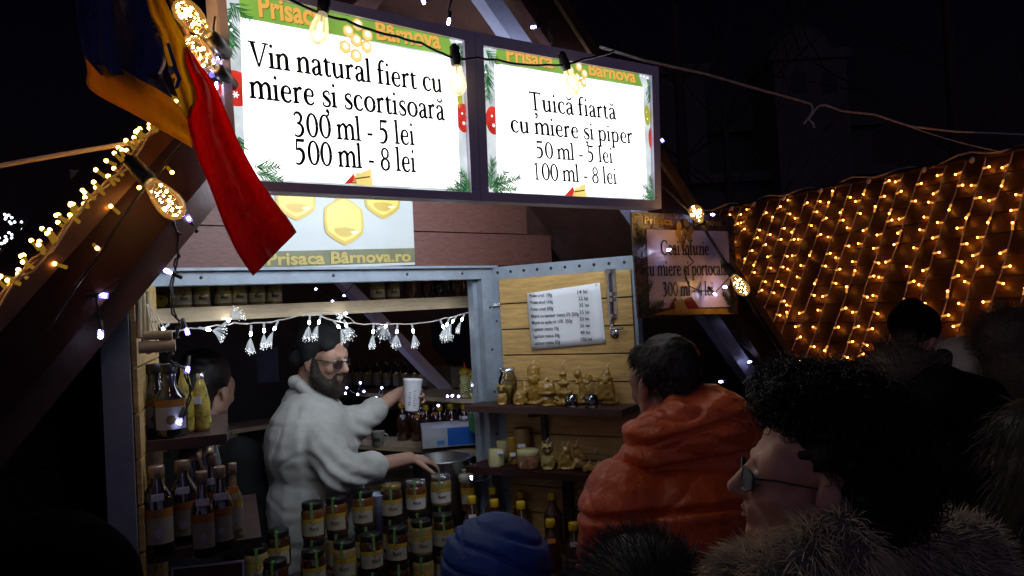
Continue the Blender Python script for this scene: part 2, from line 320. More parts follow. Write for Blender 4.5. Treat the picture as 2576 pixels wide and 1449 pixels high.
GLY = {
 ' ': ([], .2), 'n': (st(.09, 0, XH) + ARCH(.09), .46), 'm': (st(.09, 0, XH) + ARCH(.09) + ARCH(.345), .71),
 'u': ([cr([(.1, .38, .095), (.1, .14, .095), (.135, .035, .075), (.2, .015, .055), (.3, .08, .03)])] + st(.1, .1, XH, foot=False) + st(.345, 0, XH, foot=False) + [[(.345, 0), (.44, .012), (.44, .03), (.39, .06), (.345, .08)]], .47),
 'i': (st(.1, 0, XH) + dot(.1, .6), .22), 'r': (st(.1, 0, XH) + [cr([(.13, .32, .03), (.19, .40, .06), (.25, .415, .085), (.285, .37, .09)])], .33),
 't': ([cr([(.12, .5, .05), (.12, .4, .095), (.12, .12, .095), (.145, .035, .075), (.2, .02, .05), (.275, .055, .025)]), [(.01, .385), (.27, .385), (.27, .44), (.05, .44)], [(.01, .4), (.1, .4), (.16, .55), (.14, .56)]], .29),
 'l': (st(.1, 0, .72), .23), 'f': ([cr([(.11, .03, .095), (.11, .45, .095), (.125, .6, .08), (.185, .69, .055), (.25, .69, .06), (.29, .655, .075)]), [(.01, .385), (.27, .385), (.27, .44), (.01, .44)]] + st(.11, 0, .1, flag=False), .3),
 'a': (A_, .4), 'ă': (A_ + ACCENT_BREVE, .4),
 'c': ([cr([(.34, .33, .085), (.3, .4, .055), (.22, .425, .04), (.12, .37, .075), (.08, .22, .105), (.12, .08, .085), (.2, .02, .055), (.28, .02, .04), (.36, .09, .025)])], .39),
 'e': ([[(.08, .215), (.36, .215), (.36, .268), (.08, .268)], cr([(.335, .25, .075), (.315, .37, .065), (.22, .425, .04), (.12, .37, .075), (.08, .22, .105), (.12, .08, .085), (.2, .02, .06), (.28, .02, .045), (.365, .09, .025)])], .41),
 'o': (ell(.235, .22, .165, .205, .1, .04), .47), 's': (S_, .345), 'ș': (S_ + comma(.18), .345),
 'p': (st(.1, -.24, XH) + [cr([(.13, .33, .03), (.22, .415, .045), (.335, .37, .075), (.375, .22, .1), (.34, .07, .08), (.25, .015, .045), (.13, .06, .03)])], .47),
 'z': ([[(.03, .38), (.35, .38), (.35, .43), (.03, .43)], [(.03, 0), (.36, 0), (.36, .05), (.03, .05)], [(.03, .03), (.14, .03), (.35, .41), (.24, .41)], [(.03, .3), (.055, .3), (.08, .4), (.03, .4)], [(.36, .14), (.335, .14), (.31, .03), (.36, .03)]], .39),
 'V': ([[(.27, .0), (.33, .0), (.19, .64), (.06, .64)], [(.27, .0), (.335, .0), (.575, .64), (.51, .64)], [(.0, .61), (.25, .61), (.25, .66), (.0, .66)], [(.42, .61), (.63, .61), (.63, .66), (.42, .66)]], .6),
 'T': (T_, .58), 'Ț': (T_ + comma(.29), .58),
 'C': ([cr([(.56, .47, .03), (.52, .58, .06), (.36, .645, .045), (.17, .55, .085), (.095, .33, .12), (.17, .11, .09), (.36, .015, .05), (.5, .05, .04), (.58, .18, .025)]), [(.545, .44), (.575, .44), (.575, .66), (.545, .66)]], .62),
 '-': ([[(.03, .175), (.25, .175), (.25, .25), (.03, .25)]], .28),
 '0': (ell(.23, .32, .165, .305, .095, .04), .46),
 '1': (st(.23, 0, .6, .09, False) + [[(.06, .52), (.22, .65), (.275, .65), (.275, .56), (.2, .56)]], .46),
 '3': ([cr([(.06, .53, .04), (.13, .615, .055), (.24, .615, .07), (.315, .52, .09), (.27, .39, .065), (.16, .345, .03)]), cr([(.16, .345, .03), (.29, .31, .07), (.35, .19, .095), (.29, .06, .075), (.17, .0, .05), (.05, .035, .05)])], .46),
 '5': ([[(.1, .575), (.37, .575), (.4, .665), (.12, .665)], [(.085, .66), (.15, .66), (.125, .37), (.06, .36)], cr([(.08, .37, .03), (.2, .395, .075), (.31, .32, .095), (.325, .17, .095), (.24, .04, .07), (.13, .0, .05), (.05, .03, .05)])], .46),
 '8': (ell(.23, .475, .125, .14, .075, .04) + ell(.23, .165, .15, .155, .09, .04), .46),
 '4': ([[(.27, 0), (.36, 0), (.36, .65), (.3, .65)], [(.03, .14), (.43, .14), (.43, .215), (.03, .215)], [(.02, .2), (.09, .2), (.34, .62), (.31, .65)]], .46)}
def wq(q): return max(q[2] * .62, .031)
def serif(b, body, P0, P1, size, nrm, d, mi=0):
    """lay a line of serif letters from P0 to P1 (foot of first and last letter)"""
    ex = P1 - P0; W = ex.length; ex.normalize(); ey = nrm.cross(ex).normalized()
    if ey.z < 0: ey = -ey
    tot = sum(GLY[c][1] for c in body) - .04
    kx = W / tot; x = 0; k = 0
    for c in body:
        for part in GLY[c][0]:
            k += 1; dd = d + (k % 5) * .0002
            P = lambda q: P0 + ex * ((x + q[0]) * kx) + ey * (q[1] * size) + nrm * dd
            if len(part[0]) == 2: b.add([P(q) for q in part], [tuple(range(len(part)))], mi)
            else:
                L = []; Rr = []
                for i, q in enumerate(part):
                    a0 = part[max(i - 1, 0)]; a1 = part[min(i + 1, len(part) - 1)]
                    t = V((a1[0] - a0[0], a1[1] - a0[1])); t = t.normalized() if t.length > 1e-6 else V((0, 1))
                    nx, ny = -t.y, t.x; L.append((q[0] + nx * wq(q), q[1] + ny * wq(q))); Rr.append((q[0] - nx * wq(q), q[1] - ny * wq(q)))
                m = len(part); b.add([P(q) for q in L] + [P(q) for q in Rr], [(i, m + i, m + i + 1, i + 1) for i in range(m - 1)], mi)
        x += GLY[c][1]
e_curt = EM('warm curtain bulb', (1, .33, .04), 22); m_curts = EM('bulb holder with added glow', (1, .36, .05), .8); e_led2 = EM('cold led dot', (.75, .82, 1), 4)  # curtain bulb holders given their own glow to widen the halo
# ------------------------------------------------------------------ ground
b = MB(); b.add([(-120, -120, 0), (120, -120, 0), (120, 160, 0), (-120, 160, 0)], [(0, 1, 2, 3)]); tag(b.build('ground', m_asph), kind='structure')
# ------------------------------------------------------------------ the market stall
SL, SR, ZC, ZT = -1.12, 0.0, 1.04, 2.035       # opening: left, right, counter, lintel underside
APS, APZ, KL, KR = -.587, 3.1, 1.2, .962      # gable apex and slopes
RB = -.07                                      # the gable roof ends here, a flat roof goes on behind
OH = .62                                       # roof overhang in front of the wall
def roofz(s): return APZ - (KL * (APS - s) if s < APS else KR * (s - APS))
def sl(z): return APS - (APZ - z) / KL
def sr(z): return APS + (APZ - z) / KR
stall = thing('market_stall', 'brown wooden market stall with a steep gable roof and open serving hatch', 'market stall', fr(-.56, 0, 0))
b = MB(); PH = .118; z = ZT + .016 - 17 * PH
while z < 3.1:
    z1 = z + PH - .004; zz = max(z1, 0)
    L0, R0 = max(sl(zz) + .03, -1.75), min(sr(zz) - .03, 1.0)
    if L0 < R0:
        if z1 > ZC + .02 and z < ZT:
            if L0 < SL - .06: b.fbox(L0, SL - .06, -.02, 0 + R_.uniform(-.001, .001), z, z1)
            if R0 > SR + .06: b.fbox(SR + .06, R0, -.02, 0 + R_.uniform(-.001, .001), z, z1)
        else: b.fbox(L0, R0, -.02, R_.uniform(-.001, .001), z, z1)
    z += PH
b.build('front_wall', m_brown, stall)
b = MB()
for s0, s1, z0, z1 in ((-1.75, SL - .06, 0, 2.1), (SR + .06, 1.0, 0, 1.62), (-1.3, .6, 2.15, 2.3)): b.fbox(s0, s1, -.035, -.022, z0, z1)
b.fbox(-1.75, 1., -.035, -.022, 0, ZC - .02); b.build('wall_backing', m_dkwood, stall)
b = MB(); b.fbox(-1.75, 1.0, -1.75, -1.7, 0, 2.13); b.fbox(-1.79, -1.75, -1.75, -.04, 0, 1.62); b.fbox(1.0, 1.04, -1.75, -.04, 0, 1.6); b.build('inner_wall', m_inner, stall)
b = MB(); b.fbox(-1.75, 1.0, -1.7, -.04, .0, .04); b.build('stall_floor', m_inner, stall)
for nm, s_out, K in (('l', -2.2, KL), ('r', 1.45, KR)):
    b = MB(); zo = roofz(s_out); th = .03
    b.hexa([fr(s_out, OH, zo), fr(APS, OH, APZ), fr(APS, RB, APZ), fr(s_out, RB, zo), fr(s_out, OH, zo + th), fr(APS, OH, APZ + th), fr(APS, RB, APZ + th), fr(s_out, RB, zo + th)])
    b.build('roof', m_dkwood, stall)
    b = MB(); h = .165
    b.hexa([fr(s_out, OH + .03, zo - h), fr(APS, OH + .03, APZ - h), fr(APS, OH + .002, APZ - h), fr(s_out, OH + .002, zo - h), fr(s_out, OH + .03, zo + .02), fr(APS, OH + .03, APZ + .02), fr(APS, OH + .002, APZ + .02), fr(s_out, OH + .002, zo + .02)])
    bo = b.build('barge_board', m_redwood, stall)
    b = MB()      # folded metal edge along the top of the board
    b.hexa([fr(s_out, OH + .045, zo - .02), fr(APS, OH + .045, APZ - .02), fr(APS, OH + .032, APZ - .02), fr(s_out, OH + .032, zo - .02), fr(s_out, OH + .045, zo + .028), fr(APS, OH + .045, APZ + .028), fr(APS, OH + .032, APZ + .028), fr(s_out, OH + .032, zo + .028)])
    b.build('edge_trim', m_trim, bo)
    b = MB()      # pale strip under the overhang
    o0, o1, h0, h1 = (.56, .6, .25, .17)
    b.hexa([fr(s_out, o1, zo - h0), fr(APS, o1, APZ - h0), fr(APS, o0, APZ - h0), fr(s_out, o0, zo - h0), fr(s_out, o1, zo - h1), fr(APS, o1, APZ - h1), fr(APS, o0, APZ - h1), fr(s_out, o0, zo - h1)])
    b.build('rafter_strip', M('dark violet paint', (.16, .16, .24), .5) if nm == 'r' else m_dkwood, stall)
b = MB(); b.fbox(-1.3, .36, -1.85, -.045, 2.13, 2.16); b.prism([fr(sl(2.17), -.045, 2.17), fr(sr(2.17), -.045, 2.17), fr(APS, -.045, APZ - .01)], NF * -.015); b.build('flat_roof', m_dkwood, stall)
# hatch frame
fo = MB(); fo.fbox(SL - .05, SR + .05, -.05, .012, ZT - .032, ZT + .012); fo.fbox(SL - .05, SR + .05, .012, .03, ZT + .006, ZT + .014)
fo.fbox(SL - .05, SL, -.05, .01, ZC, ZT - .032); fo.fbox(SR - .012, SR + .05, -.05, .01, ZC, ZT - .032); fo.fbox(SR - .03, SR - .012, -.05, -.02, ZC, ZT - .032)
fob = fo.build('hatch_frame', m_zinc, stall)
b = MB()
for s in (-1.0, -.6, -.33, -.1): b.lathe([(.0045, 0), (.0045, .002), (1e-5, .002)], fr(s, .012, ZT - .012), NF, 8)
for z in (1.9, 1.75, 1.6, 1.45): b.lathe([(.0045, 0), (.0045, .002), (1e-5, .002)], fr(SR + .02, .01, z), NF, 8)
b.build('screw', m_black, fob)
b = MB(); b.fbox(-1.75, .9, -.42, .16, ZC - .06, ZC); b.build('counter', m_dkwood, stall)
# high shelf behind the lintel
b = MB(); b.fbox(SL, SR + .12, -.34, -.15, 1.915, 1.947); b.fbox(SL, SR + .12, -.155, -.148, 1.905, 1.915); b.build('high_shelf', m_pine2, stall)
# diagonal brace seen inside
P0, P1 = hit(868, 716, F0 - NF * 1.0, NF), hit(1125, 985, F0 - NF * 1.0, NF)
b = MB(); dv = (P1 - P0).normalized(); sd = dv.cross(NF).normalized()
b.box((P0 + P1) / 2, dv * ((P1 - P0).length / 2 + .3), sd * .022, NF * .03); b.build('brace', m_alu, stall)
b = MB(); P0 = P0 + UF * .09; P1 = P1 + UF * .09; b.box((P0 + P1) / 2 - NF * .05, dv * ((P1 - P0).length / 2 + .3), sd * .05, NF * .03); b.build('brace', m_dkwood, stall)
# back counters inside
b = MB(); b.fbox(-.95, .98, -1.69, -1.2, 1.0, 1.04); b.fbox(-.95, .98, -1.69, -1.45, 1.38, 1.4); b.build('back_counter', m_pine2, stall)
b = MB(); b.fbox(.1, .98, -1.2, -.5, .96, 1.0); b.build('side_counter', m_dkwood, stall)
# corner post at far left of the hatch
b = MB(); b.fbox(-1.35, -1.25, 0, .05, 0, 2.02); b.build('corner_post', m_redwood, stall)
b = MB(); b.fbox(-1.245, -1.23, 0, .06, .9, 2.02); b.build('corner_strip', m_pine, stall)
# --- hatch doors
def door_axes(deg): a = rad(deg); return V((math.sin(a), math.cos(a), 0))
class Door:
    def __init__(s, H, deg, inner, W=.55):
        s.H = V((H[0], H[1], 0)); s.D = door_axes(deg); n = V((s.D.y, -s.D.x, 0)); s.N = n * inner; s.W = W
    def p(s, t, o, z): return s.H + s.D * t + s.N * o + ZUP * z
    def box(s, b, t0, t1, o0, o1, z0, z1, mi=0):
        pp = [s.p(t0, o1, z0), s.p(t1, o1, z0), s.p(t1, o0, z0), s.p(t0, o0, z0), s.p(t0, o1, z1), s.p(t1, o1, z1), s.p(t1, o0, z1), s.p(t0, o0, z1)]
        return b.hexa(pp, mi)
    def on(s, x, y, o): return hit(x, y, s.H + s.N * o, s.N)
    def t(s, P): return (P - s.H).dot(s.D)
DR = Door((-.104 + UF.x * .03, 2.81 + UF.y * .03), 122, 1 if V((math.cos(rad(122)), -math.sin(rad(122)), 0)).y < 0 else -1, .565)
DL = Door((-.938, 2.06), 160.4, 1 if V((math.cos(rad(160.4)), -math.sin(rad(160.4)), 0)).x > 0 else -1, .55)
ZD0, ZD1 = 1.02, 2.043
def door(D, side):
    T = .05 if side == 'L' else .035
    b = MB(); D.box(b, 0, D.W, -T, 0, ZD0, ZD1)
    do = b.build('hatch_door', m_zinc, stall)
    b = MB(); z = ZD1 - .045; k = 0
    e0, e1 = (.05, .012)
    while z > ZD0 + .03:
        z0 = max(z - .088, ZD0); D.box(b, e0, D.W - e1, .0005, .011 + .001 * (k % 2), z0 + .0025, z); z -= .0905; k += 1
    pl = b.build('plank_panel', m_pine, do)
    b = MB(); D.box(b, .05, D.W - e1, .0003, .003, ZD0, ZD1 - .045); b.build('panel_backing', m_dkwood, do)
    b = MB()
    for k in range(10): b.lathe([(.0055, 0), (.0055, .0012), (1e-5, .0012)], D.p(.04 + k * (D.W - .075) / 9, 0, ZD1 - .02), D.N, 10)
    for z in (1.85, 1.55, 1.25): b.lathe([(.004, 0), (.004, .0012), (1e-5, .0012)], D.p(.025, 0, z), D.N, 8)
    b.build('perforation', m_black, do)
    b = MB(); D.box(b, .02, .05, .001, .012, 1.905, 1.913); b.build('hinge', m_steel, do)
    return do
doR = door(DR, 'R'); doL = door(DL, 'L')
ZR1, ZR2, ZL1, ZL2 = 1.568, 1.362, 1.662, 1.445
b = MB(); DR.box(b, -.03, .56, .013, .15, ZR1 - .022, ZR1); b.build('door_shelf', m_dkwood, doR)
b = MB(); DR.box(b, -.03, .56, .013, .16, ZR2 - .022, ZR2); b.build('door_shelf', m_redwood, doR)
b = MB(); DR.box(b, .2, .22, .013, .03, ZR1 - .13, ZR1 - .022); DR.box(b, .2, .22, .013, .11, ZR1 - .04, ZR1 - .022); DR.box(b, .27, .305, .013, .03, ZR2 - .3, ZR2 - .022); b.build('shelf_bracket', m_dkwood, doR)
b = MB(); DL.box(b, .06, .46, .013, .17, ZL1 - .022, ZL1); b.build('door_shelf', m_dkwood, doL)
b = MB(); DL.box(b, .06, .5, .013, .23, ZL2 - .022, ZL2); b.build('door_shelf', m_dkwood, doL)
# tower bolt on the right door
def dpt(D, x, y, o): return D.on(x, y, o)
b = MB(); A0 = dpt(DR, 1530, 680, .014); A1 = dpt(DR, 1545, 800, .014); t0 = DR.t(A0)
DR.box(b, t0 - .008, t0 + .026, .0125, .0155, A1.z, A0.z + .005)
b.tube([DR.p(t0 + .004, .022, A1.z - .02), DR.p(t0 + .004, .022, A0.z)], .006, 10)
for f in (.03, .5, .62, .95): zc = A0.z + (A1.z - A0.z) * f; DR.box(b, t0 - .006, t0 + .016, .0155, .03, zc - .006, zc + .006)
b.tube([DR.p(t0 + .004, .022, A1.z - .02), DR.p(t0 + .008, .03, A1.z - .032), DR.p(t0 + .02, .034, A1.z - .034), DR.p(t0 + .05, .034, A1.z - .034)], .005, 8)
b.lathe([(.016, 0), (.016, .004), (1e-5, .004)], DR.p(t0 + .01, .012, A1.z - .05), DR.N, 16)
b.build('bolt', m_steel, doR)
# price list pinned on the right door
pt = thing('price_list', 'white paper price list stapled on the open right hatch door', 'price list', DR.p(.32, .015, 1.75))
tl, tr, br, bl = [DR.on(x, y, .015) for x, y in ((1327, 738), (1510, 711), (1524, 863), (1339, 880))]
b = MB(); n = 8
for i in range(n + 1):
    for j in range(n + 1):
        u, v = i / n, j / n; P = (bl * (1 - u) + br * u) * (1 - v) + (tl * (1 - u) + tr * u) * v
        b.v.append(P + DR.N * (.0025 * math.sin(u * 5 + v * 2) * (1 if 0 < j < n else .3) + .003))
for i in range(n):
    for j in range(n): k = i * (n + 1) + j; b.f.append((k, k + n + 1, k + n + 2, k + 1)); b.mi.append(0); b.sm.append(True)
b.build('sheet', m_paper, pt, solid=.0008)
LIST = [("Polen crud 100g", "14 lei", 1333, 744, 1389, 1453, 735), ("Polen crud 160g", "22 lei", 1335, 766, 1391, 1455, 752), ("Polen crud 300g", "35 lei", 1336, 786, 1392, 1457, 769), ("Miere cu laptisor matca 5% 250g", "35 lei", 1337, 799, 1456, 1458, 787),
        ("Miere cu apilarnil 15%  250g", "30 lei", 1338, 816, 1440, 1458, 805), ("Laptisor matca 10g", "25 lei", 1340, 833, 1406, 1459, 822), ("Laptisor matca 20g", "49 lei", 1342, 849, 1408, 1460, 840), ("Laptisor matca 50g", "100 lei", 1343, 866, 1409, 1461, 858)]
b = MB(); ex = (tr - tl).normalized(); ey = (tl - bl).normalized()
YS = [748, 765, 782, 799.5, 816, 833, 850.5, 867.5]
for (l, r, x0, _, x1, xr, _2), y in zip(LIST, YS):
    PA = DR.on(x0, y, .0225); PB = DR.on(x1, y - (x1 - x0) * .052, .0225); exx = (PB - PA)
    put_text(b, l, PA, exx.normalized(), ey, .0165, exx.length, off=.012)
    PA = DR.on(xr, y - 128 * .075, .0225); put_text(b, r, PA, exx.normalized(), ey, .0165, .042 if len(r) > 6 else .036, off=.014)
b.build('lettering', m_ink, pt)
b = MB()
for x, y in ((1334, 744), (1500, 716), (1343, 874), (1519, 856)): P = DR.on(x, y, .0215); b.box(P, ex * .005, ey * .0006, DR.N * .0006)
b.build('staple', m_steel, pt)
# ------------------------------------------------------------------ signs
OS = .72
def quad_on(ps, o): return [fp(x, y, o) for x, y in ps]
def rot_box(b, q, dep, mi=0):   # front quad TL,TR,BR,BL pushed backwards
    b.prism([q[3], q[2], q[1], q[0]], NF * -dep, mi)
def lerp4(q, u, v):  # u right, v down
    return (q[0] * (1 - u) + q[1] * u) * (1 - v) + (q[3] * (1 - u) + q[2] * u) * v
def sprig(b, P, ang, L, nrm, d, mi, seed):    # a printed fir sprig: needles either side of a stem
    rr = random.Random(seed); ex = UF; ey = ZUP
    D = ex * math.cos(ang) + ey * math.sin(ang); S = ex * -math.sin(ang) + ey * math.cos(ang)
    n = int(L / .0028)
    for i in range(n):
        t = i / n; c = P + D * (L * t)
        for sg in (-1, 1):
            a = rr.uniform(.45, .9); l = .034 * (1 - .55 * t) * rr.uniform(.7, 1.1)
            e_ = c + (D * math.cos(a) + S * math.sin(a) * sg) * l; w2 = (S * math.cos(a) - D * math.sin(a) * sg) * .0011
            dd = nrm * (d + rr.uniform(0, .0012)); b.add([c - w2 + dd, c + w2 + dd, e_ + w2 * .3 + dd, e_ - w2 * .3 + dd], [(0, 1, 2, 3)], mi + (rr.random() < .35))
def disc(b, P, rx, ry, nrm, d, mi, seg=24, a0=0, a1=6.2832):
    n = seg; b.add([P + nrm * d] + [P + UF * (rx * math.cos(a0 + (a1 - a0) * i / n)) + ZUP * (ry * math.sin(a0 + (a1 - a0) * i / n)) + nrm * d for i in range(n + 1)], [(0, i + 1, i + 2) for i in range(n)], mi)
def hexagon(b, P, r, nrm, d, mi, rot=.52):
    g = lambda t: r * .98 * (.866 / math.cos(((t - rot) % 1.0472) - .5236)) ** .55
    b.add([P + UF * (g(t) * math.cos(t)) + ZUP * (g(t) * math.sin(t)) + nrm * d for t in [rot + i * .1745 for i in range(36)]], [tuple(range(36))], mi)
PR = [e_white, e_border, e_green, e_gold, e_red, e_hex, e_fir, e_fir2, e_olive, EM('backlit snow print', (.95, .97, 1), 1.3), EM('backlit brown print', (.12, .04, .02), .6)]
def light_sign(outer, face, panel, lines, label, logo, brand, green, seed, balls, sprigs, gifts, ):
    root = thing('illuminated_sign', label, 'sign', fp(*outer[3], OS - .05), 'illuminated price signs over the hatch')
    q = quad_on(outer, OS); f = quad_on(face, OS)
    b = MB()      # mitred frame
    for i in range(4):
        j = (i + 1) % 4; b.prism([q[i], q[j], f[j], f[i]][::-1], NF * -.022)
    # case behind the frame
    qq = [p - NF * .022 for p in q]
    for i in range(4):
        j = (i + 1) % 4; cen = (q[0] + q[2]) / 2; inn = lambda p: p + (cen - p) * .012
        b.prism([qq[i], qq[j], inn(qq[j]), inn(qq[i])][::-1], NF * -.03)
    fo = b.build('frame', m_alu, root)
    b = MB()
    for i in range(4): c = lerp4([(q[k] + f[k]) / 2 for k in range(4)], (i in (1, 2)) * .97 + .015, (i > 1) * .9 + .05); b.lathe([(.003, .0), (.002, .0015), (1e-5, .0018)], c, NF, 8)
    b.build('rivet', m_steel, fo)
    b = MB(); b.prism([p - NF * .012 for p in (f[3], f[2], f[1], f[0])], NF * -.004); face_o = b.build('print_face', e_border, root)
    b = MB(); cc = (q[0] + q[2]) / 2; bk = [cc + (p - cc) * .96 - NF * .054 for p in q]; b.prism(bk, NF * -.003); b.build('rear_panel', e_back, root)
    d0 = OS - .0115
    b = MB(); g = quad_on(green, d0); b.add([g[3], g[2], g[1], g[0]], [(0, 1, 2, 3)], 2)
    p = quad_on(panel, d0 + .001); b.add([p[3], p[2], p[1], p[0]], [(0, 1, 2, 3)], 0)
    for (x, y, r, kind, ry) in balls:
        P = fp(x, y, d0 + .0004); z = (P - CAM).dot(fwd); disc(b, P, r * z / F * 1.25, ry * z / F, NF, 0, kind)
        disc(b, P + UF * (-.2 * r * z / F) + ZUP * (.3 * ry * z / F), .16 * r * z / F, .16 * r * z / F, NF, .0002, 9, 10)
        for k in range(6): a_ = k * 1.0472; sP = P - ZUP * (.35 * ry * z / F); dr = UF * math.cos(a_) + ZUP * math.sin(a_); sd_ = NF.cross(dr) * .0012; b.add([sP - sd_ + NF * .0003, sP + sd_ + NF * .0003, sP + dr * (.25 * r * z / F) + sd_ + NF * .0003, sP + dr * (.25 * r * z / F) - sd_ + NF * .0003], [(0, 1, 2, 3)], 9)
    for k, (x, y, an, L, over) in enumerate(sprigs): sprig(b, fp(x, y, d0), an, L, NF, .002 if over else .0003, 6, seed * 50 + k)
    for (x, y, r) in gifts[1]: P = fp(x, y, d0 + .0016); z = (P - CAM).dot(fwd); disc(b, P, r * z / F, r * z / F, NF, 0, 9, 12)
    for (x, y, r) in logo:
        P = fp(x, y, d0 + .002); z = (P - CAM).dot(fwd); hexagon(b, P, r * z / F, NF, 0, 3); hexagon(b, P, r * z / F * .86, NF, .0003, 5); hexagon(b, P + UF * .001 + ZUP * .002, r * z / F * .5, NF, .0006, 9)
    for pl, mi in gifts[0]:
        pp = [fp(x, y, d0 + .0018 + .0003 * (mi == 10)) for x, y in pl]; b.add(pp, [tuple(range(len(pp)))[::-1]], mi)
    b.build('artwork', PR, face_o)
    b = MB()
    for t_, x0, y0, x1, y1, s_ in brand:
        P0, P1 = fp(x0, y0, d0 + .0022), fp(x1, y1, d0 + .0022); ex = P1 - P0
        put_text(b, t_, P0 + UF * .0012 - ZUP * .001 - NF * .0004, ex.normalized(), NF.cross(ex.normalized()) * -1 if NF.cross(ex.normalized()).z < 0 else NF.cross(ex.normalized()), s_, ex.length, 10, .03)
        put_text(b, t_, P0, ex.normalized(), NF.cross(ex.normalized()) * -1 if NF.cross(ex.normalized()).z < 0 else NF.cross(ex.normalized()), s_, ex.length, 3, .03)
    b.build('brand_lettering', PR, face_o)
    b = MB()
    for t_, x0, y0, x1, y1, s_ in lines: serif(b, t_, fp(x0, y0, d0 + .002), fp(x1, y1, d0 + .002), s_, NF, 0)
    b.build('price_lettering', m_blk, face_o)
    return root
light_sign([(540, -66), (1194, 80), (1208, 505), (583, 476)], [(567, -34), (1168, 101), (1187, 484), (600, 452)], [(604, 44), (1147, 147), (1157, 476), (618, 449)],
  [("Vin natural fiert cu", 626, 165, 1112, 234, .075), ("miere și scortisoară", 629, 247, 1118, 303, .077), ("300 ml - 5 lei", 738, 342, 1042, 366, .077), ("500 ml - 8 lei", 741, 412, 1045, 434, .078)],
  'larger illuminated sign with black lettering for hot wine with honey and cinnamon', [(876, 78, 17), (900, 62, 17), (924, 88, 17), (922, 118, 17), (896, 140, 18), (868, 118, 18), (896, 101, 19)],
  [("Prisaca", 652, 40, 812, 68, .062), ("Bârnova", 948, 98, 1110, 122, .056)], [(600, -24), (1128, 92), (1147, 142), (604, 43)], 1,
  [(592, 222, 36, 4, 46), (1166, 297, 19, 4, 37), (1150, 250, 14, 8, 24)],
  [(578, 8, -.6, .05, 0), (574, 50, -1.35, .05, 0), (574, 80, -1.6, .045, 0), (583, 20, -1.9, .04, 0), (640, 420, .05, .05, 1), (645, 436, -.2, .055, 1), (1185, 478, 2.9, .05, 1), (1184, 470, 2.3, .045, 1), (1183, 482, 3.1, .07, 1), (1150, 112, -.4, .03, 0), (1162, 130, -1.7, .035, 0), (600, 345, -1.2, .03, 0)],
  ([([(866, 462), (890, 436), (898, 462)], 4), ([(884, 464), (897, 434), (912, 436), (918, 465)], 5), ([(912, 466), (908, 434), (934, 424), (938, 468)], 5), ([(893, 448), (930, 443), (931, 446), (894, 451)], 10)], [(1148 + k * 6, 103 + k * 1.2, 3) for k in range(4)] + [(574, 60, 4), (582, 75, 4), (580, 52, 3)]))
light_sign([(1196, 80), (1657, 168), (1664, 525), (1210, 505)], [(1216, 114), (1640, 190), (1648, 504), (1230, 483)], [(1244, 160), (1617, 220), (1628, 500), (1252, 483)],
  [("Țuică fiartă", 1331, 277, 1549, 301, .074), ("cu miere și piper", 1284, 332, 1591, 362, .071), ("50 ml - 5 lei", 1348, 397, 1541, 411, .068), ("100 ml - 8 lei", 1340, 452, 1551, 464, .07)],
  'smaller illuminated sign with black lettering for hot plum brandy with honey and pepper', [(1436, 178, 13), (1456, 168, 13), (1470, 186, 13), (1468, 208, 13), (1448, 222, 13), (1432, 204, 13), (1452, 196, 14)],
  [("Prisaca", 1275, 153, 1393, 172, .056), ("Bârnova", 1482, 188, 1600, 208, .05)], [(1250, 121), (1606, 186), (1617, 218), (1244, 158)], 2,
  [(1241, 303, 20, 4, 36), (1640, 350, 11, 4, 30), (1628, 290, 9, 8, 26)],
  [(1222, 128, -.7, .045, 0), (1222, 160, -1.4, .05, 0), (1226, 190, -1.6, .06, 0), (1232, 476, 1.4, .075, 1), (1236, 470, .3, .1, 1), (1238, 480, .12, .08, 1), (1240, 468, .7, .06, 1), (1648, 500, 2.6, .07, 1), (1646, 494, 1.9, .06, 1), (1646, 502, 3.0, .06, 1), (1632, 216, -1.6, .05, 0), (1626, 200, -.6, .04, 0)],
  ([([(1420, 492), (1442, 468), (1448, 494)], 4), ([(1440, 494), (1448, 470), (1458, 471), (1462, 496)], 5), ([(1456, 496), (1458, 468), (1472, 462), (1476, 498)], 5), ([(1445, 481), (1471, 477), (1471, 480), (1446, 484)], 10)], [(1225, 118, 3), (1232, 120, 3), (1222, 182, 3), (1612, 190, 3), (1620, 192, 3), (1628, 196, 3)]))
# honeycomb banner on the siding
P_ = [M('banner white', (.5, .52, .5), .5, var=.05), M('banner olive band', (.15, .15, .075), .5), M('banner gold letters', (.45, .34, .08), .45), M('banner amber', (.55, .36, .03), .35, var=.15), M('banner light amber', (.72, .58, .1), .35, var=.15), M('banner highlight', (.8, .75, .55), .4)]
bn = thing('honeycomb_banner', 'white and gold honeycomb banner hung on the brown siding over the hatch', 'banner', fp(870, 680, .02))
OB = .02
b = MB(); q = quad_on([(640, 470), (1036, 470), (1044, 666), (645, 681)], OB)
b.prism([q[3], q[2], q[1], q[0]], NF * -.006, 0); g = quad_on([(643, 633), (1043, 624), (1044, 659), (645, 674)], OB + .002); b.add([g[3], g[2], g[1], g[0]], [(0, 1, 2, 3)], 1)
b.build('cloth', P_, bn)
b = MB()
for x, y, r in ((866, 556, 62), (744, 496, 60), (962, 494, 58), (852, 446, 60)):
    P = fp(x, y, OB + .003); zz = (P - CAM).dot(fwd)
    k = r * zz / F; hexagon(b, P, k, NF, 0, 3); hexagon(b, P + ZUP * k * .04, k * .88, NF, .0005, 4); disc(b, P - ZUP * k * .25, k * .5, k * .4, NF, .001, 3, 20, 3.3, 6.1); disc(b, P + UF * k * .45 - ZUP * k * .45, k * .2, k * .06, NF, .0015, 5, 12)
b.build('honeycomb', P_, bn)
b = MB(); P0, P1 = fp(672, 667, OB + .004), fp(1034, 657, OB + .004); ex = (P1 - P0); put_text(b, "Prisaca Bârnova.ro", P0, ex.normalized(), ZUP, .05, ex.length, 2, .028); b.build('lettering', P_, bn)
